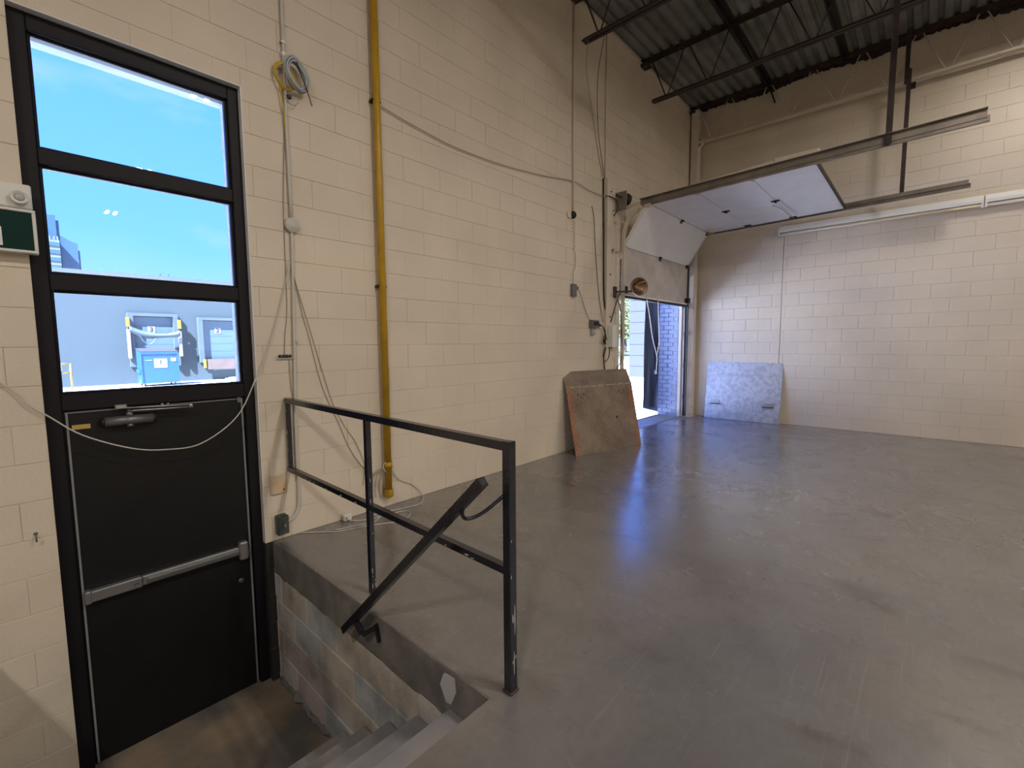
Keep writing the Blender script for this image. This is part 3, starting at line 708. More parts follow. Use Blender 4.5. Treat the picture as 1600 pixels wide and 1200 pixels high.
for i in range(4):
    x=2.13-.02*i
    wire('dangling_wire',[(x,-.03,.36),(x-.03-.02*i,-.02,.30),(x-.05-.02*i,-.012,.20),(x-.035-.03*i,-.012,.09+.02*i)],.0026,m_tcable,'%s thin painted wire dangling left of the yellow pipe end, counting away from the pipe'%('first','second','third','fourth')[i],group='dangling wires at the yellow pipe')
MB().tube(ring(2.145,.37,.045,.05,0,-.06,.004),.004,6,closed=True).build('wire_loop',m_cable,label='white wire looped round the yellow pipe near its end',cat='cable')
t=thing('power_adapter',(1.76,-.02,.0),'small white adapter box on the floor against the wall','adapter')
MB().cbox(1.73,1.80,-.055,-.008,.0,.05,.006).build('adapter_body',m_whitep,t); MB().box(1.745,1.755,-.060,-.055,.02,.03).build('socket',m_bcable,t)
t=thing('wall_hook',(.03,0,.42),'small bent metal hook in the wall left of the door','hook')
MB().tube(smooth([(.035,.002,.435),(.035,-.03,.43),(.035,-.04,.415),(.035,-.03,.40)],4),.004,6).build('shank',m_dkalu,t); MB().lathe([(.009,0),(.006,.004)],(.035,0,.435),(0,-1,0),10).build('washer',m_dkalu,t)
# conduit, bell and box left of the overhead door
t=thing('bell_conduit',(4.98,-.02,2.0),'cream conduit with a small sounder running down the wall left of the overhead door','conduit')
MB().tube([(4.985,-.02,ROOF),(4.985,-.02,3.10)],.010,8).build('conduit_run',m_cream_s,t)
MB().tube([(5.005,-.012,ROOF),(5.005,-.012,3.9)],.005,6).build('cable',m_bcable,t)
MB().lathe([(.045,0),(.045,.035),(.03,.05),(.012,.05),(.012,.03)],(4.985,0,3.06),(0,-1,0),20).build('sounder',m_hinge,t)
MB().lathe([(.045,0),(.045,.02)],(4.91,0,3.05),(0,-1,0),16).build('round_plate',m_cream_s,t)
P=[];
for i in range(60): P.append((4.995+.014*math.cos(i*.9),-.025+.012*math.sin(i*.9),3.0-.006*i))
MB().tube(P,.003,5).build('curly_cord',m_tcable,t)
MB().tube(smooth([(4.99,-.02,2.65),(5.04,-.02,2.55),(5.03,-.02,2.42),(4.99,-.02,2.33),(4.99,-.02,2.19)],5),.004,6).build('cord',m_tcable,t)
t=thing('outlet_box',(4.99,-.03,2.1),'small grey outlet box with a plug on the wall','outlet box')
MB().cbox(4.955,5.035,-.05,0,2.03,2.19,.006).build('box_body',m_dkalu,t)
MB().cbox(5.035,5.085,-.045,-.01,2.12,2.165,.005).build('plug',m_dkalu,t)
wire('appliance_cord',[(5.08,-.03,2.135),(5.14,-.03,2.08),(5.25,-.02,1.92),(5.35,-.02,1.78),(5.42,-.03,1.73)],.004,m_dkalu,'grey cord from the outlet box to the door control')
t=thing('door_control',(5.6,-.03,1.6),'cluster of small boxes and wires controlling the overhead door','door control')
MB().cbox(5.40,5.56,-.07,0,1.64,1.74,.006).build('transformer',m_dkalu,t)
for i in range(3): MB().cbox(5.42+i*.045,5.45+i*.045,-.085,-.07,1.66,1.72,.004).build('terminal',m_bcable,t)
MB().cbox(5.43,5.50,-.05,0,1.54,1.62,.006).build('contact_box',m_alu,t)
MB().cbox(5.83,5.95,-.13,-.045,1.36,1.68,.008).build('control_box',m_whitep,t)
for i in range(4):
    MB().tube(smooth([(5.55,-.05,1.70-.02*i),(5.66,-.06,1.66),(5.74+.01*i,-.06,1.58-.03*i),(5.70+.02*i,-.05,1.45),(5.80,-.04,1.40)],5),.006,6).build('cable',m_bcable,t)
MB().tube(smooth([(5.88,-.05,1.36),(5.86,-.05,1.22),(5.76,-.05,1.16),(5.70,-.05,1.25),(5.78,-.04,1.38)],6),.006,6).build('cable',m_bcable,t)
MB().tube(smooth([(5.78,-.05,1.36),(5.70,-.06,1.20),(5.74,-.07,1.02),(5.92,-.07,.96),(6.08,-.07,1.06),(6.17,-.09,1.25),(6.13,-.08,1.9),(6.08,-.06,2.05)],6),.007,6).build('cable',m_bcable,t)
MB().tube(smooth([(5.84,-.02,1.02),(5.85,-.02,.6),(5.85,-.02,.2)],4),.012,6).build('conduit',m_cream_s,t)
wire('jamb_cable',[(5.72,-.015,3.70),(5.74,-.015,3.0),(5.76,-.015,2.2),(5.80,-.02,1.9),(5.84,-.03,1.70)],.012,m_rust,'dark cable running down the left jamb of the overhead door')
wire('loose_wire',[(5.44,-.008,3.27),(5.50,-.008,3.10),(5.54,-.008,2.7),(5.62,-.008,2.2),(5.68,-.01,1.95),(5.74,-.02,1.72)],.004,m_bcable,'thin dark wire left of the overhead door jamb')
wire('ceiling_wire',[(4.96,-.24,5.06),(5.22,-.06,4.85),(5.55,-.012,4.1),(5.70,-.012,3.72)],.004,m_tcable,'thin wire hanging from the joist end down to the jamb')
wire('ceiling_wire',[(4.98,-.46,5.06),(5.22,-.22,4.75),(5.56,-.02,4.3),(5.75,-.015,3.70)],.004,m_bcable,'dark thin wire dropping from the joist bottom chord to the jamb')
MB().tube([(5.775,-.012,ROOF),(5.775,-.012,3.72)],.012,8).build('jamb_conduit',m_cream_s,label='cream conduit rising from the left door jamb to the deck',cat='conduit')

# ================================================================== OVERHEAD DOOR
J=thing('door_frame_post',(5.9,-.03,0),'cream steel jamb plate left of the overhead door','jamb')
MB().cbox(5.79,6.03,-.045,0,0,3.72,.004).build('jamb_plate',m_cream_s,J)
MB().cbox(6.03,6.132,-.060,0,0,3.38,.003).build('angle_leg',m_cream_s,J)
for zz in (.25,.62,.95,1.35,1.8,2.4,2.75,3.3,3.55): MB().lathe([(.012,0),(.010,.010)],(5.88+.06*(zz*7%2>1),-.045,zz),(0,-1,0),8).build('bolt',m_hinge,J)
J=thing('door_frame_post',(8.68,-.03,0),'cream steel jamb plate between overhead door and corner column','jamb')
MB().cbox(OX1+.04,8.75,-.045,0,0,3.2,.004).build('jamb_plate',m_cream_s,J)
for zz in (.3,.8,1.3,1.8,2.3): MB().lathe([(.012,0),(.010,.010)],(8.72,-.045,zz),(0,-1,0),8).build('bolt',m_hinge,J)
def trz(y): return 3.375+.075*(-y-.5)/3.28
def track(X,sx,label,mtv):
    T=thing('door_track',(X,-.07,0),label,'track','overhead door tracks')
    yv=-.085
    arc=[(X,yv-.42*(1-math.cos(a)),2.955+.42*math.sin(a)) for a in [math.pi/2*i/10 for i in range(11)]]
    def chan(pts,name,mt):
        # C channel swept along pts in the plane X
        V=[];Fc=[];n=len(pts)
        pr=[(0,-.027),(sx*.035,-.027),(sx*.035,-.021),(sx*.006,-.021),(sx*.006,.021),(sx*.035,.021),(sx*.035,.027),(0,.027)]
        for i,p in enumerate(pts):
            a=Vector(pts[max(i-1,0)]);b=Vector(pts[min(i+1,n-1)]);tt=(b-a).normalized();nn=Vector((1,0,0)).cross(tt)
            for u,v in pr: V.append(Vector(p)+Vector((u,0,0))+nn*v)
        q=len(pr)
        for i in range(n-1):
            for k_ in range(q): Fc.append((i*q+k_,i*q+(k_+1)%q,(i+1)*q+(k_+1)%q,(i+1)*q+k_))
        Fc+=[tuple(range(q))[::-1],tuple((n-1)*q+k_ for k_ in range(q))]
        MB().add(V,Fc).build(name,mt,T)
    chan([(X,yv,.02),(X,yv,2.955)],'vertical_track',mtv)
    chan(arc,'curved_track',mtv)
    chan([(X,-.505,3.375),(X,-3.78,trz(-3.78))],'horizontal_track',m_track)
    MB().obox((X-sx*.006,-.36,3.400),(X-sx*.006,-3.76,trz(-3.76)+.045),.006,.075).build('track_angle',m_track,T)
    MB().obox((X-sx*.028,-.36,3.437),(X-sx*.028,-3.76,trz(-3.76)+.082),.05,.006).build('track_angle',m_track,T)
    for zz in (.35,.95,1.55,2.05,2.65): MB().box(X-sx*.06,X+sx*.004,-.075,-.040,zz,zz+.07).build('track_bracket',m_cream_s if sx>0 else m_hinge,T)
    MB().obox((X-sx*.005,-.03,3.36),(X-sx*.005,-.42,3.405),.006,.05).build('flag_brace',m_cream_s,T)
    return T
track(6.165,1,'track rail on the near left side of the overhead door',m_cream_s)
track(8.645,-1,'track rail on the corner side of the overhead door',mat('dark_galvanised_track',(.07,.065,.06),.5,.5))
OD=thing('door_2',(7.4,-.1,2.1),'white sectional overhead door rolled most of the way up','door',kind='structure')
sx0,sx1=6.205,8.605
edges=[(-.088,2.12),(-.088,2.83),(-.45,3.375),(-1.115,trz(-1.1)),(-1.775,trz(-1.78)),(-2.43,trz(-2.43))]
for i in range(5):
    (ya,za),(yb_,zb_)=edges[i],edges[i+1]
    a=Vector((0,ya,za));b=Vector((0,yb_,zb_));dd=(b-a).normalized();nn=Vector((1,0,0)).cross(dd)   # inward normal
    if nn.y>0 and i<2: nn=-nn
    if i>=2 and nn.z>0: nn=-nn
    a2=a+dd*.003;b2=b-dd*.003
    sec=MB();poly=[a2,b2,b2-nn*.04,a2-nn*.04]
    sec.prism(poly,(sx0,0,0),(sx1,0,0))
    S=sec.build('door_section',m_panel2 if i==0 else m_panel,OD)
    # end stiles
    for xs in (sx0,sx1-.02):
        MB().prism([a2+nn*.006,b2+nn*.006,b2-nn*.002,a2-nn*.002],(xs,0,0),(xs+.02,0,0)).build('end_stile',m_panel2 if i==0 else m_panel,S)
    if i<4: MB().tube([b-nn*.014+Vector((sx0,0,0)),b-nn*.014+Vector((sx1,0,0))],.011,6).build('joint_light_block',m_rubber,S)  # added tube, keeps light from leaking through the section joint
    if i<4:
        for j,xx in enumerate((sx0+.03,(sx0+sx1)/2,sx1-.06)):
            h=MB();c0=b+nn*.006
            h.prism([c0-dd*.05+nn*.006,c0+dd*.05+nn*.006,c0+dd*.05-nn*.004,c0-dd*.05-nn*.004],(xx-.025,0,0),(xx+.035,0,0))
            h.tube([c0+nn*.012+Vector((xx-.03,0,0)),c0+nn*.012+Vector((xx+.04,0,0))],.014,8)
            h.build('hinge',m_hinge if j else m_cream_s,S)
    for xs,dx in ((sx0,-.03),(sx1,.03)):
        MB().tube([b+nn*.02+Vector((xs-dx,0,0)),b+nn*.02+Vector((xs+dx*1.2,0,0))],.006,6).build('roller_stem',m_alu,S)
MB().box(OX0+.002,6.36,.02,.03,2.10,OTOP).build('gap_light_block',m_rubber,OD)  # added dark strip, blocks the bright gap beside the door
MB().box(sx0,sx1,-.125,-.06,2.085,2.118).build('bottom_rubber',m_rubber,OD,label='black rubber bottom seal')
MB().box(sx0,sx1,-.10,-.085,2.118,2.150).build('bottom_rail',m_panel,OD)
MB().obox((sx0,-2.445,trz(-2.44)+.01),(sx1,-2.445,trz(-2.44)+.01),.012,.05).build('top_seal',m_hinge,OD,label='dark top edge seal')
MB().cbox(sx0-.02,sx0+.06,-2.46,-2.02,trz(-2.2)+.09,trz(-2.2)+.150,.006).build('top_bracket',m_cream_s,OD)
MB().obox((sx0+.02,-.9,trz(-.9)+.085),(sx0+.02,-2.05,trz(-2.05)+.125),.04,.03).build('lift_strut',m_cream_s,OD)
MB().cbox(sx1-.10,sx1+.0,-.16,-.095,2.15,2.24,.004).build('corner_bracket',m_hinge,OD)
MB().cbox(sx0,sx0+.06,-.125,-.095,2.16,2.26,.004).build('corner_bracket',m_hinge,OD)
MB().tube(smooth([(7.38,-1.75,trz(-1.75)-.07),(7.7,-1.78,trz(-1.75)-.045),(8.2,-1.80,trz(-1.75)-.05),(8.5,-1.80,trz(-1.75)-.03)],5),.006,6).build('lock_cable',m_alu,OD)
MB().cbox(8.36,8.50,-.60,-.50,trz(-.6)-.056,trz(-.6)-.052,.001).build('warning_label',m_yellow,OD,label='small yellow label')
# pull rope hanging from the bottom rail
MB().tube(smooth([(6.86,-.13,2.14),(6.986,-.13,1.865),(7.104,-.13,1.52),(7.25,-.13,1.269),(7.301,-.13,1.161),(7.285,-.13,1.03),(7.279,-.13,.93)],6),.008,6).build('pull_rope',m_rope,OD,label='pale pull rope')
MB().tube(smooth([(7.292,-.13,2.14),(7.334,-.13,1.747),(7.367,-.13,1.401),(7.339,-.13,1.348),(7.29,-.13,1.20)],6),.007,6).build('pull_rope',m_rope,OD)
MB().cbox(7.36,7.43,-.14,-.115,1.385,1.412,.006).build('rope_toggle',m_white,OD)
MB().lathe([(.012,0),(.016,.02),(.008,.045)],(7.279,-.13,.90),(0,0,1),10).build('rope_knot',m_rope,OD)
# cable drum and shaft end
t=thing('cable_drum',(6.1,-.10,3.4),'dark lifting cable drum and bearing bracket above the left track','cable drum')
MB().lathe([(.02,-.06),(.085,-.055),(.085,-.045),(.065,-.04),(.065,.04),(.085,.045),(.085,.055),(.02,.06)],(6.10,-.14,3.48),(1,0,0),20).build('drum',m_hinge,t)
MB().tube([(5.86,-.14,3.48),(6.22,-.14,3.48)],.013,8).build('shaft',m_hinge,t)
MB().cbox(6.00,6.015,-.22,-.005,3.30,3.56,.002).build('bearing_plate',m_track,t)
MB().tube([(6.165,-.11,3.46),(6.19,-.10,2.20)],.003,5).build('lift_cable',m_dkalu,t)
MB().tube(smooth([(5.76,-.03,3.47),(5.86,-.06,3.47),(5.95,-.09,3.43),(5.98,-.1,3.33),(5.92,-.07,3.22)],5),.008,6).build('cable',m_bcable,t)
# hangers
Hn=thing('track_hanger',(6.14,-3.04,3.45),'brown steel hanger holding the near track rail','hanger')
MB().angle((6.140,-3.04,trz(-3.04)-.02),(6.140,-3.04,5.70),.05,.006,(-1,0,0),(0,-1,0)).build('hanger_bar',m_rust,Hn)
MB().lathe([(.012,0),(.012,.012)],(6.175,-3.06,trz(-3.04)+.03),(1,0,0),8).build('bolt',m_hinge,Hn)
Hn=thing('track_hanger',(8.66,-3.07,3.45),'brown two piece steel hanger holding the track rail by the right wall','hanger')
MB().angle((8.655,-3.06,trz(-3.06)-.01),(8.655,-3.06,5.18),.05,.006,(1,0,0),(0,-1,0)).build('hanger_bar',m_rust,Hn)
MB().angle((8.66,-3.035,4.98),(8.62,-3.035,5.70),.05,.006,(-1,0,0),(0,-1,0)).build('hanger_bar',m_rust,Hn)
MB().lathe([(.012,0),(.012,.02)],(8.66,-3.07,5.06),(-1,0,0),8).build('bolt',m_hinge,Hn)
MB().cbox(8.69,8.76,-3.16,-3.09,4.93,5.0,.006).build('clamp',m_hinge,Hn)
# dock light on a swing arm
t=thing('dock_light',(6.05,-.1,2.2),'round brown metal dock light head on an arm at the left jamb','dock light')
c0=Vector((6.20,-.33,2.235));ax=Vector((-.62,-.75,.0)).normalized()
MB().lathe([(.030,-.05),(.10,-.035),(.128,0),(.130,.018),(.120,.020),(.095,.0),(.04,-.012),(.001,-.014)],c0,ax,28).build('reflector',m_copper,t)
MB().tube([c0+ax*.015+Vector((-.03,.03,.03)),c0+ax*.03+Vector((.02,-.02,.055)),c0+ax*.02+Vector((.07,-.06,.07))],.010,8).build('grip',mat('tan_metal',(.5,.34,.22),.3,.6),t)
MB().lathe([(.035,0),(.03,.035),(.001,.045)],c0-ax*.008+Vector((-.03,.03,-.01)),ax,16).build('bulb',mat('amber_bulb',(.40,.24,.12),.2,.3),t)
MB().tube([(6.0,-.05,2.165),(6.04,-.12,2.165),c0-ax*.04+Vector((0,0,-.06))],.012,8).build('arm',m_rust,t)
MB().cbox(5.96,6.03,-.075,-.045,2.08,2.24,.005).build('wall_bracket',m_rust,t)
MB().tube([(5.90,-.05,1.72),(6.04,-.10,2.14)],.008,6).build('brace',m_bcable,t)

# ================================================================== DOCK PLATES
def plate(name,BLc,BRc,TLc,label,mt,bend,lugs=False):
    BLc,BRc,TLc=map(Vector,(BLc,BRc,TLc));ux=(BRc-BLc);W=ux.length;ux.normalize();uy=(TLc-BLc);uy=(uy-ux*uy.dot(ux));Hh=uy.length;uy.normalize();un=ux.cross(uy)
    t=thing(name,(BLc+BRc)/2,label,'dock plate')
    M4=Matrix((ux,uy,un)).transposed().to_4x4();M4.translation=BLc+ux*(W/2)
    # profile along height: slightly bent towards the wall near the top
    hb=Hh*bend;th=.012;bk=-.055 if bend<.99 else 0
    prof=[(0,0),(hb,.0),(Hh,bk)];nx=2;V=[];F_=[]
    for y,z in prof: V+=[(-W/2,y,z),(W/2,y,z)]
    for y,z in prof: V+=[(-W/2,y,z-th),(W/2,y,z-th)]
    F_=[(0,1,3,2),(2,3,5,4),(6,8,9,7),(8,10,11,9),(0,2,8,6),(2,4,10,8),(1,7,9,3),(3,9,11,5),(4,5,11,10),(0,6,7,1)]
    me=MB().add(V,F_).mesh('plate',mt);o=bpy.data.objects.new('plate',me);COL.objects.link(o);o.parent=t
    o.matrix_basis=Matrix.Translation(-t.location)@M4
    def loc(x,y,z): return M4@Vector((x,y,z))
    if not lugs:
        for cx in (-W/2+.24,W/2-.24):
            for dx,dy in ((-.05,0),(0,-.04),(.05,0)):
                MB().lathe([(.012,0),(.012,.003)],loc(cx+dx,hb-.10+dy,.0),un,10).build('bolt_hole',m_bcable,t)
        for k_ in range(9):
            xa=-W/2+.03+k_*(W-.06)/9+random.uniform(0,.03); MB().prism([loc(xa,hb-.006+random.uniform(-.004,.004),.0),loc(xa+.11,hb-.006+random.uniform(-.004,.004),.0),loc(xa+.10,hb+.006,.0),loc(xa+.01,hb+.005,.0)],(0,0,0),un*.002).build('worn_crease',mat('worn_bright_steel',(.42,.34,.27),.45,.5),t)
        MB().lathe([(.02,0),(.02,.002)],loc(.22,.42,0),un,10).build('stain_spot',m_hinge,t)
    else:
        for cx in (-.45,.44):
            for dy in (.0,):
                b=MB();P=[loc(cx-.08,.27,0),loc(cx+.08,.27,0),loc(cx+.08,.27,.07),loc(cx-.08,.27,.07)]
                b.prism(P,(0,0,0),uy*.012); b.build('leg_lug',m_hinge,t)
                b=MB();P=[loc(cx-.08,.28,.0),loc(cx+.08,.28,.0),loc(cx+.08,.35,.0),loc(cx-.08,.35,.0)]
                b.prism(P,(0,0,0),un*.014); b.build('lug_plate',m_alu,t)
    return t
plate('dock_plate',(4.732,-.253,0.0),(5.946,-.538,.0),(4.80,-.015,1.065),'rusty brown tread dock plate with orange edges leaning on the left wall',m_platebr,.80)
plate('dock_plate',(8.81,-.40,0.004),(8.83,-1.655,.004),(8.952,-.42,1.06),'silver dock plate with two lugs leaning on the right wall',m_platesi,1.0-1e-4,True)

# ================================================================== STRIP LIGHT on wall B (off)
for i,(ya,yb2,lab) in enumerate(((-1.50,-3.93,'unlit cream fluorescent strip light on the right wall nearest the corner'),(-3.94,-6.37,'unlit cream fluorescent strip light continuing past the first along the right wall'))):
    t=thing('strip_light',(XB-.05,(ya+yb2)/2,3.25),lab,'light')
    MB().prism([Vector((XB,0,3.36)),Vector((XB-.05,0,3.36)),Vector((XB-.065,0,3.30)),Vector((XB-.065,0,3.26)),Vector((XB,0,3.26))],(0,ya,0),(0,yb2,0)).build('housing',m_whitep,t)
    MB().tube([(XB-.055,ya-.02,3.225),(XB-.055,yb2+.02,3.225)],.019,10).build('tube',m_tube,t)
    for yy in (ya-.012,yb2+.012): MB().cbox(XB-.075,XB-.03,yy-.012,yy+.012,3.195,3.265,.003).build('lamp_holder',m_whitep,t)
    MB().cbox(XB-.04,XB,ya-.004,ya+.0,3.19,3.36,.001).build('end_cap',m_cream_s,t)

# ================================================================== LIT CEILING LAMPS (out of frame, above and behind the viewer)
LAMP_POWER=55.0
lamps=[(2.30,-4.80,1.0,'twin strip ceiling light hung above and behind the exit door stairs'),(7.45,-4.50,.36,'twin strip ceiling light hung near the right wall past the track rails'),(-2.6,-4.8,1.3,'twin strip ceiling light hung left of the exit door'),(2.30,-9.4,1.0,'twin strip ceiling light in the second row behind the viewer'),(7.5,-9.4,.9,'twin strip ceiling light in the second row by the right wall'),(2.30,-14.0,1.0,'twin strip ceiling light in the last row behind the viewer'),(7.5,-14.0,1.0,'twin strip ceiling light in the last row by the right wall'),(-2.6,-11.5,1.0,'twin strip ceiling light at the far left rear')]
LZ=5.28
for i,(x,y,pw_,lab) in enumerate(lamps):
    t=thing('high_bay_light',(x,y,LZ),lab,'light','ceiling lights out of view')
    MB().cbox(x-.17,x+.17,y-.24,y+.24,LZ+.01,LZ+.07,.01).build('housing',m_white,t)
    for dx in (-.09,.09): MB().box(x+dx-.035,x+dx+.035,y-.20,y+.20,LZ,LZ+.01).build('lens',m_lamp,t)
    for dy in (-.18,.18): MB().tube([(x,y+dy,LZ+.07),(x,y+dy,5.72)],.006,6).build('suspension',m_hinge,t)
    for dx in (-.09,.09):
        ld=bpy.data.lights.new('high_bay_lamp','AREA');ld.shape='RECTANGLE';ld.size=.07;ld.size_y=.40;ld.energy=LAMP_POWER*pw_;ld.color=(1,.935,.85)
        lo=bpy.data.objects.new('high_bay_lamp',ld);COL.objects.link(lo);lo.location=(x+dx,y,LZ-.004)

# ================================================================== OUTSIDE
GZ=-1.10
MB().box(-60,260,.44,260,GZ-.3,GZ).build('ground',m_ground,label='pale sunlit concrete yard outside',cat='ground',kind='structure')
s=MB().box(62,230,-40,230,GZ,GZ+.04);s.build('lawn',m_grass,label='strip of sunlit lawn beyond the yard',cat='grass',kind='structure')
# curtain outside the overhead opening
C_=thing('dock_curtain',(8.4,.55,0),'dark vinyl dock curtain hanging twisted outside the overhead door','curtain')
nu,nv=22,24;V=[];Fc=[]
for side in (0,1):
    for j in range(nv+1):
        v=j/nv
        for i in range(nu+1):
            u=i/nu
            xl=8.30-.09*v; xr_=8.97
            x=xl+(xr_-xl)*u
            zt_=2.45;zb_=.16-.17*u
            z=zt_+(zb_-zt_)*v
            y=.56+.035*math.sin(9*u+5*v)*(1-.75*v)+.02*math.sin(17*u-6*v)*(1-v)+(.006 if side else 0)
            V.append((x,y,z))
q=(nu+1)*(nv+1)
for j in range(nv):
    for i in range(nu):
        a=j*(nu+1)+i;Fc.append((a,a+1,a+nu+2,a+nu+1));Fc.append((q+a,q+a+nu+1,q+a+nu+2,q+a+1))
for i in range(nu): Fc.append((i,q+i,q+i+1,i+1)); b_=nv*(nu+1)+i; Fc.append((b_,b_+1,q+b_+1,q+b_))
for j in range(nv): a=j*(nu+1); Fc.append((a,a+nu+1,q+a+nu+1,q+a)); a+=nu; Fc.append((a,q+a,q+a+nu+1,a+nu+1))
MB().add(V,Fc,True).build('curtain_sheet',m_curt,C_)
MB().tube([(8.2,.57,2.46),(9.0,.57,2.46)],.02,8).build('header_bar',m_track,C_)
MB().cbox(8.62,8.66,.50,.53,.80,.88,.004).build('tag',m_white,C_)
# side wing of the building with pale cladding
W_=thing('building_wing',(31,6,GZ),'pale blue clad wing of the building beyond the dock curtain','building')
MB().box(31.02,40,.5,12.83,GZ,7).build('wall',m_wing,W_)
for i in range(10): MB().box(31.0,31.02,.5,12.85,GZ+.02+i*.80,GZ+.78+i*.80).build('cladding_panel',m_wing,W_)
# tree and shrubs beyond
def tree(x,y,h,rc,label,seed):
    random.seed(seed);T=thing('leafy_tree',(x,y,GZ),label,'tree')
    MB().tube(smooth([(x,y,GZ),(x+.1,y+.1,GZ+h*.2),(x-.1,y-.1,GZ+h*.45),(x,y,GZ+h*.8)],4),[.34-.014*i for i in range(13)],8).build('trunk',m_bark,T)
    b=MB()
    for i in range(6):
        a=i*1.05;b.tube([(x,y,GZ+h*(.30+.07*i)),(x+rc*.7*math.cos(a),y+rc*.7*math.sin(a),GZ+h*(.48+.07*i))],[.10,.03],5)
    b.build('branches',m_bark,T)
    b=MB()
    for i in range(5200):
        a=random.uniform(0,6.283);r=rc*random.random()**.5;zz=GZ+h*(.28+.75*random.random());k_=1-abs((zz-GZ)/h-.62)*1.3
        c=Vector((x+r*k_*math.cos(a),y+r*k_*math.sin(a),zz));u=Vector((random.gauss(0,1),random.gauss(0,1),random.gauss(0,1))).normalized();w2=u.orthogonal().normalized();sz=random.uniform(.10,.24)
        b.add([c-u*sz,c+w2*sz*.5,c+u*sz,c-w2*sz*.5],[(0,1,2,3)])
    b.build('foliage',m_leafg,T,kind='stuff')
tree(78,38.6,12,3.6,'tall leafy tree with reddish trunk on the lawn nearest the curtain',3)
tree(95,51.0,15,5.2,'broad pale green tree standing left behind the tall tree',4)
tree(112,56.5,14,6.0,'distant pale tree at the far side of the lawn',5)
# building across the yard
BY=36.0
B=thing('warehouse_building',(8,BY,GZ),'pale blue warehouse across the yard with loading dock doors','building')
MB().box(-30,45,BY,BY+12,GZ,5.95).build('wall',m_bblue,B)
MB().box(-30.1,45.1,BY-.12,BY+12,5.95,6.22).build('parapet',m_bcap,B)
for x in (8.0,8.5,15.5): MB().box(x,x+.10,BY+3,BY+3.1,6.2,6.8).build('roof_vent',m_bcap,B)
def dock(x0,x1,z1,zb,num,sx_):
    d_=MB().box(x0,x1,BY-.04,BY+.02,zb,z1).build('dock_door',m_bdoor,B)
    for i in range(1,5): MB().box(x0,x1,BY-.045,BY-.04,zb+(z1-zb)*i/5,zb+(z1-zb)*i/5+.03).build('door_seam',m_bshel,d_)
    MB().box(x0-.30,x0,BY-.28,BY,zb-.25,z1+.05).build('shelter_side',m_bshel,B)
    MB().box(x1,x1+.30,BY-.28,BY,zb-.25,z1+.05).build('shelter_side',m_bshel,B)
    MB().box(x0-.30,x1+.30,BY-.28,BY,z1+.05,z1+.25).build('shelter_head',m_bshel,B)
    sg=MB().box(sx_-.21,sx_+.21,BY-.06,BY-.04,2.33,2.77).build('number_sign',m_sign,d_)
    me=text_mesh(num,.44,'number');me.materials.clear();me.materials.append(m_ink)
    o=bpy.data.objects.new('number',me);COL.objects.link(o);o.parent=d_;o.matrix_basis=Matrix.Translation((sx_,BY-.066,2.55))@Matrix.Rotation(math.pi/2,4,'X')
    return d_
dock(5.78,7.95,3.40,.30,'3',6.75)
dock(9.72,12.2,3.25,.45,'2',10.70)
MB().box(9.85,12.2,BY-.44,BY-.28,-.30,.45).build('dock_leveller',m_rustp,B,label='rusty dock leveller lip')
MB().box(9.60,9.75,BY-.46,BY-.28,-.2,.45).build('bumper',m_byel,B)
def guide(x,za,zb2):
    g_=MB().cbox(x-.09,x+.09,BY-.46,BY-.30,za,zb2,.01).build('guide_post',m_sign,B)
    MB().cbox(x-.095,x+.095,BY-.47,BY-.28,zb2+.18,zb2+.80,.01).build('guide_post',m_byel,B)
guide(5.47,.62,2.55);guide(8.28,.70,2.45)
# torn curtain of the first dock
nu=24;V=[];Fc=[]
for i in range(nu+1):
    u=i/nu;x=5.5+2.75*u;sag=.55*4*u*(1-u)*(.75+.25*u)
    zt_=2.78-.25*u-sag*.75;zb_=zt_-.38-.10*math.sin(7*u)
    for z,yy in ((zt_,BY-.60),((zt_+zb_)/2,BY-.68),(zb_,BY-.60),((zt_+zb_)/2,BY-.58)): V.append((x,yy,z))
for i in range(nu):
    for k_ in range(4): Fc.append((i*4+k_,i*4+(k_+1)%4,i*4+4+(k_+1)%4,i*4+4+k_))
Fc+=[(0,1,2,3),(nu*4+3,nu*4+2,nu*4+1,nu*4)]
MB().add(V,Fc,True).build('torn_curtain',m_bshel,B)
MB().tube(smooth([(6.0,BY-.6,2.2),(6.2,BY-.62,1.75),(6.5,BY-.62,1.55),(6.75,BY-.62,1.75),(6.9,BY-.6,2.1)],6),.03,6).build('hanging_strap',m_bcap,B)
# dumpster
K=thing('dumpster',(6.6,33.4,GZ),'bright blue steel waste dumpster in front of the first dock door','dumpster')
DYf=32.6
poly=[Vector((0,DYf,-.92)),Vector((0,DYf,1.00)),Vector((0,DYf+1.5,1.22)),Vector((0,DYf+1.5,-.92))]
MB().prism(poly,(5.55,0,0),(7.42,0,0)).build('body',m_bin,K)
MB().cbox(5.50,7.47,DYf-.05,DYf+.03,.93,1.05,.01).build('top_rim',m_bin,K)
MB().cbox(5.50,5.58,DYf-.05,DYf,-.92,.95,.01).build('corner_rib',m_bin,K); MB().cbox(7.39,7.47,DYf-.05,DYf,-.92,.95,.01).build('corner_rib',m_bin,K)
MB().prism([Vector((0,DYf,1.06)),Vector((0,DYf+1.5,1.26)),Vector((0,DYf+1.5,1.30)),Vector((0,DYf,1.10))],(5.52,0,0),(7.45,0,0)).build('lid',m_rubber,K)
MB().cbox(5.44,5.52,DYf+.1,DYf+1.2,-.25,-.05,.01).build('fork_pocket',m_bin,K)
sg=MB().box(6.18,6.86,DYf-.02,DYf-.0,.05,.64).build('sign_panel',m_sign,K)
me=text_mesh('1',.36,'number');me.materials.clear();me.materials.append(m_ink)
o=bpy.data.objects.new('number',me);COL.objects.link(o);o.parent=K;o.matrix_basis=Matrix.Translation(-K.location)@Matrix.Translation((6.52,DYf-.025,.40))@Matrix.Rotation(math.pi/2,4,'X')
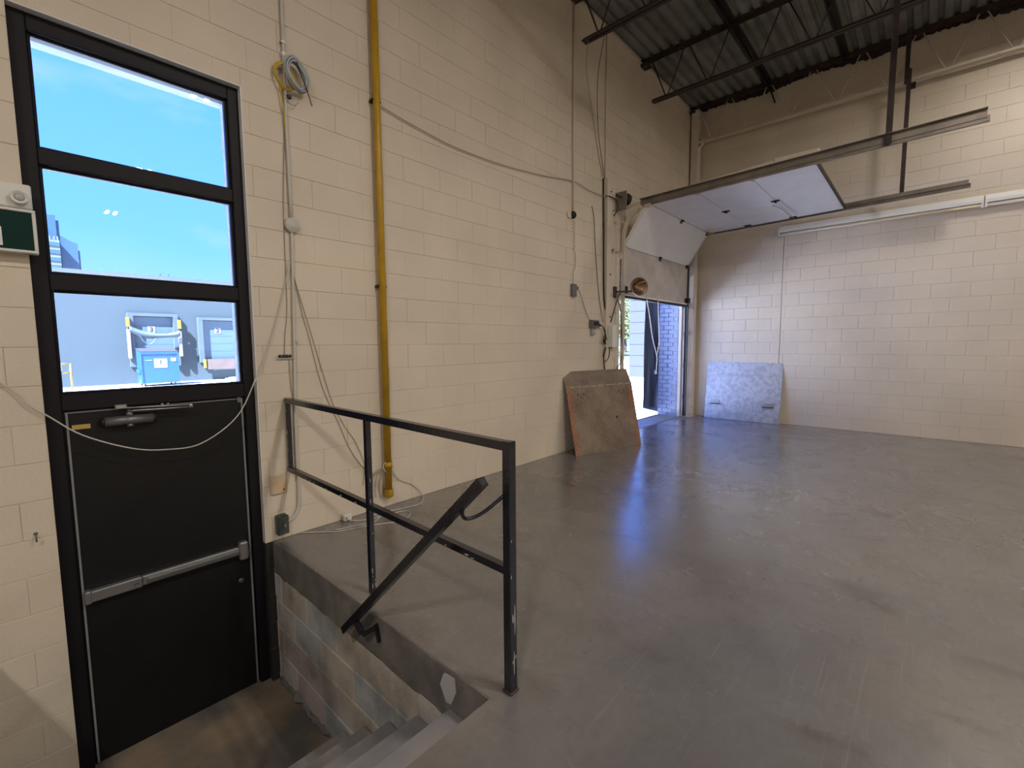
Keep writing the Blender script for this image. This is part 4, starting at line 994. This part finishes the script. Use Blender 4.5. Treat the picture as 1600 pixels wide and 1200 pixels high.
MB().box(7.05,7.33,DYf-.02,DYf,.45,.68).build('sign_panel',m_sign,K)
MB().box(5.75,6.1,DYf-.015,DYf,.52,.56).build('stripe',m_sign,K)
for x in (5.7,7.25): MB().lathe([(.09,-.04),(.09,.04)],(x,DYf+.2,GZ+.09),(1,0,0),12).build('caster',m_rubber,K)
for x in (5.7,7.25): MB().lathe([(.09,-.04),(.09,.04)],(x,DYf+1.3,GZ+.09),(1,0,0),12).build('caster',m_rubber,K)
# yellow safety rail
Yr=thing('yellow_guard_rail',(2.1,34.6,GZ),'yellow tubular safety rail in front of the warehouse','railing')
for x in (1.30,2.50): MB().tube([(x,34.6,GZ),(x,34.6,.42)],.055,8).build('post',m_byel,Yr)
for z in (.40,-.12): MB().tube([(1.30,34.6,z),(2.50,34.6,z)],.05,8).build('cross_rail',m_byel,Yr)
MB().box(1.7,2.1,34.53,34.56,-.05,.35).build('sign_panel',m_sign,Yr)
Cb=thing('concrete_barrier',(10.4,31.0,GZ),'low grey concrete barrier block on the yard','barrier')
MB().prism([Vector((9.75,0,GZ)),Vector((11.0,0,GZ)),Vector((10.95,0,GZ+.42)),Vector((9.88,0,GZ+.42))],(0,30.6,0),(0,31.2,0)).build('block',m_conc,Cb)
MB().box(9.70,9.78,30.5,31.25,GZ,GZ+.36).build('end_marker',mat('pale_green_marker',(.4,.7,.62),.5),Cb)
# stepped office tower far away
T=thing('office_tower',(12,200,GZ),'distant stepped blue glass office tower','building')
MB().box(-6,13.0,200,222,GZ,42.3).build('tower_block',m_tower,T)
MB().box(13.0,13.7,200.5,222,GZ,40.9).build('tower_block',m_tower,T)
MB().prism([Vector((13.7,0,GZ)),Vector((17.6,0,GZ)),Vector((17.6,0,34.3)),Vector((16.3,0,34.8)),Vector((13.7,0,36.3))],(0,200.2,0),(0,222,0)).build('tower_block',m_tower,T)
MB().box(17.6,18.1,201,222,GZ,32.3).build('tower_block',m_tower,T)
pod=MB().box(-6,13.3,197,200,GZ,34.2).build('podium_block',m_tower2,T)
for i in range(9): MB().box(-6,13.3,196.8,197,14+i*2.3,15.1+i*2.3).build('floor_band',m_tower,pod)
for x in (11.0,12.0,12.8): MB().box(x,x+.3,197.2,197.6,34.2,35.4).build('roof_mast',m_tower2,pod)
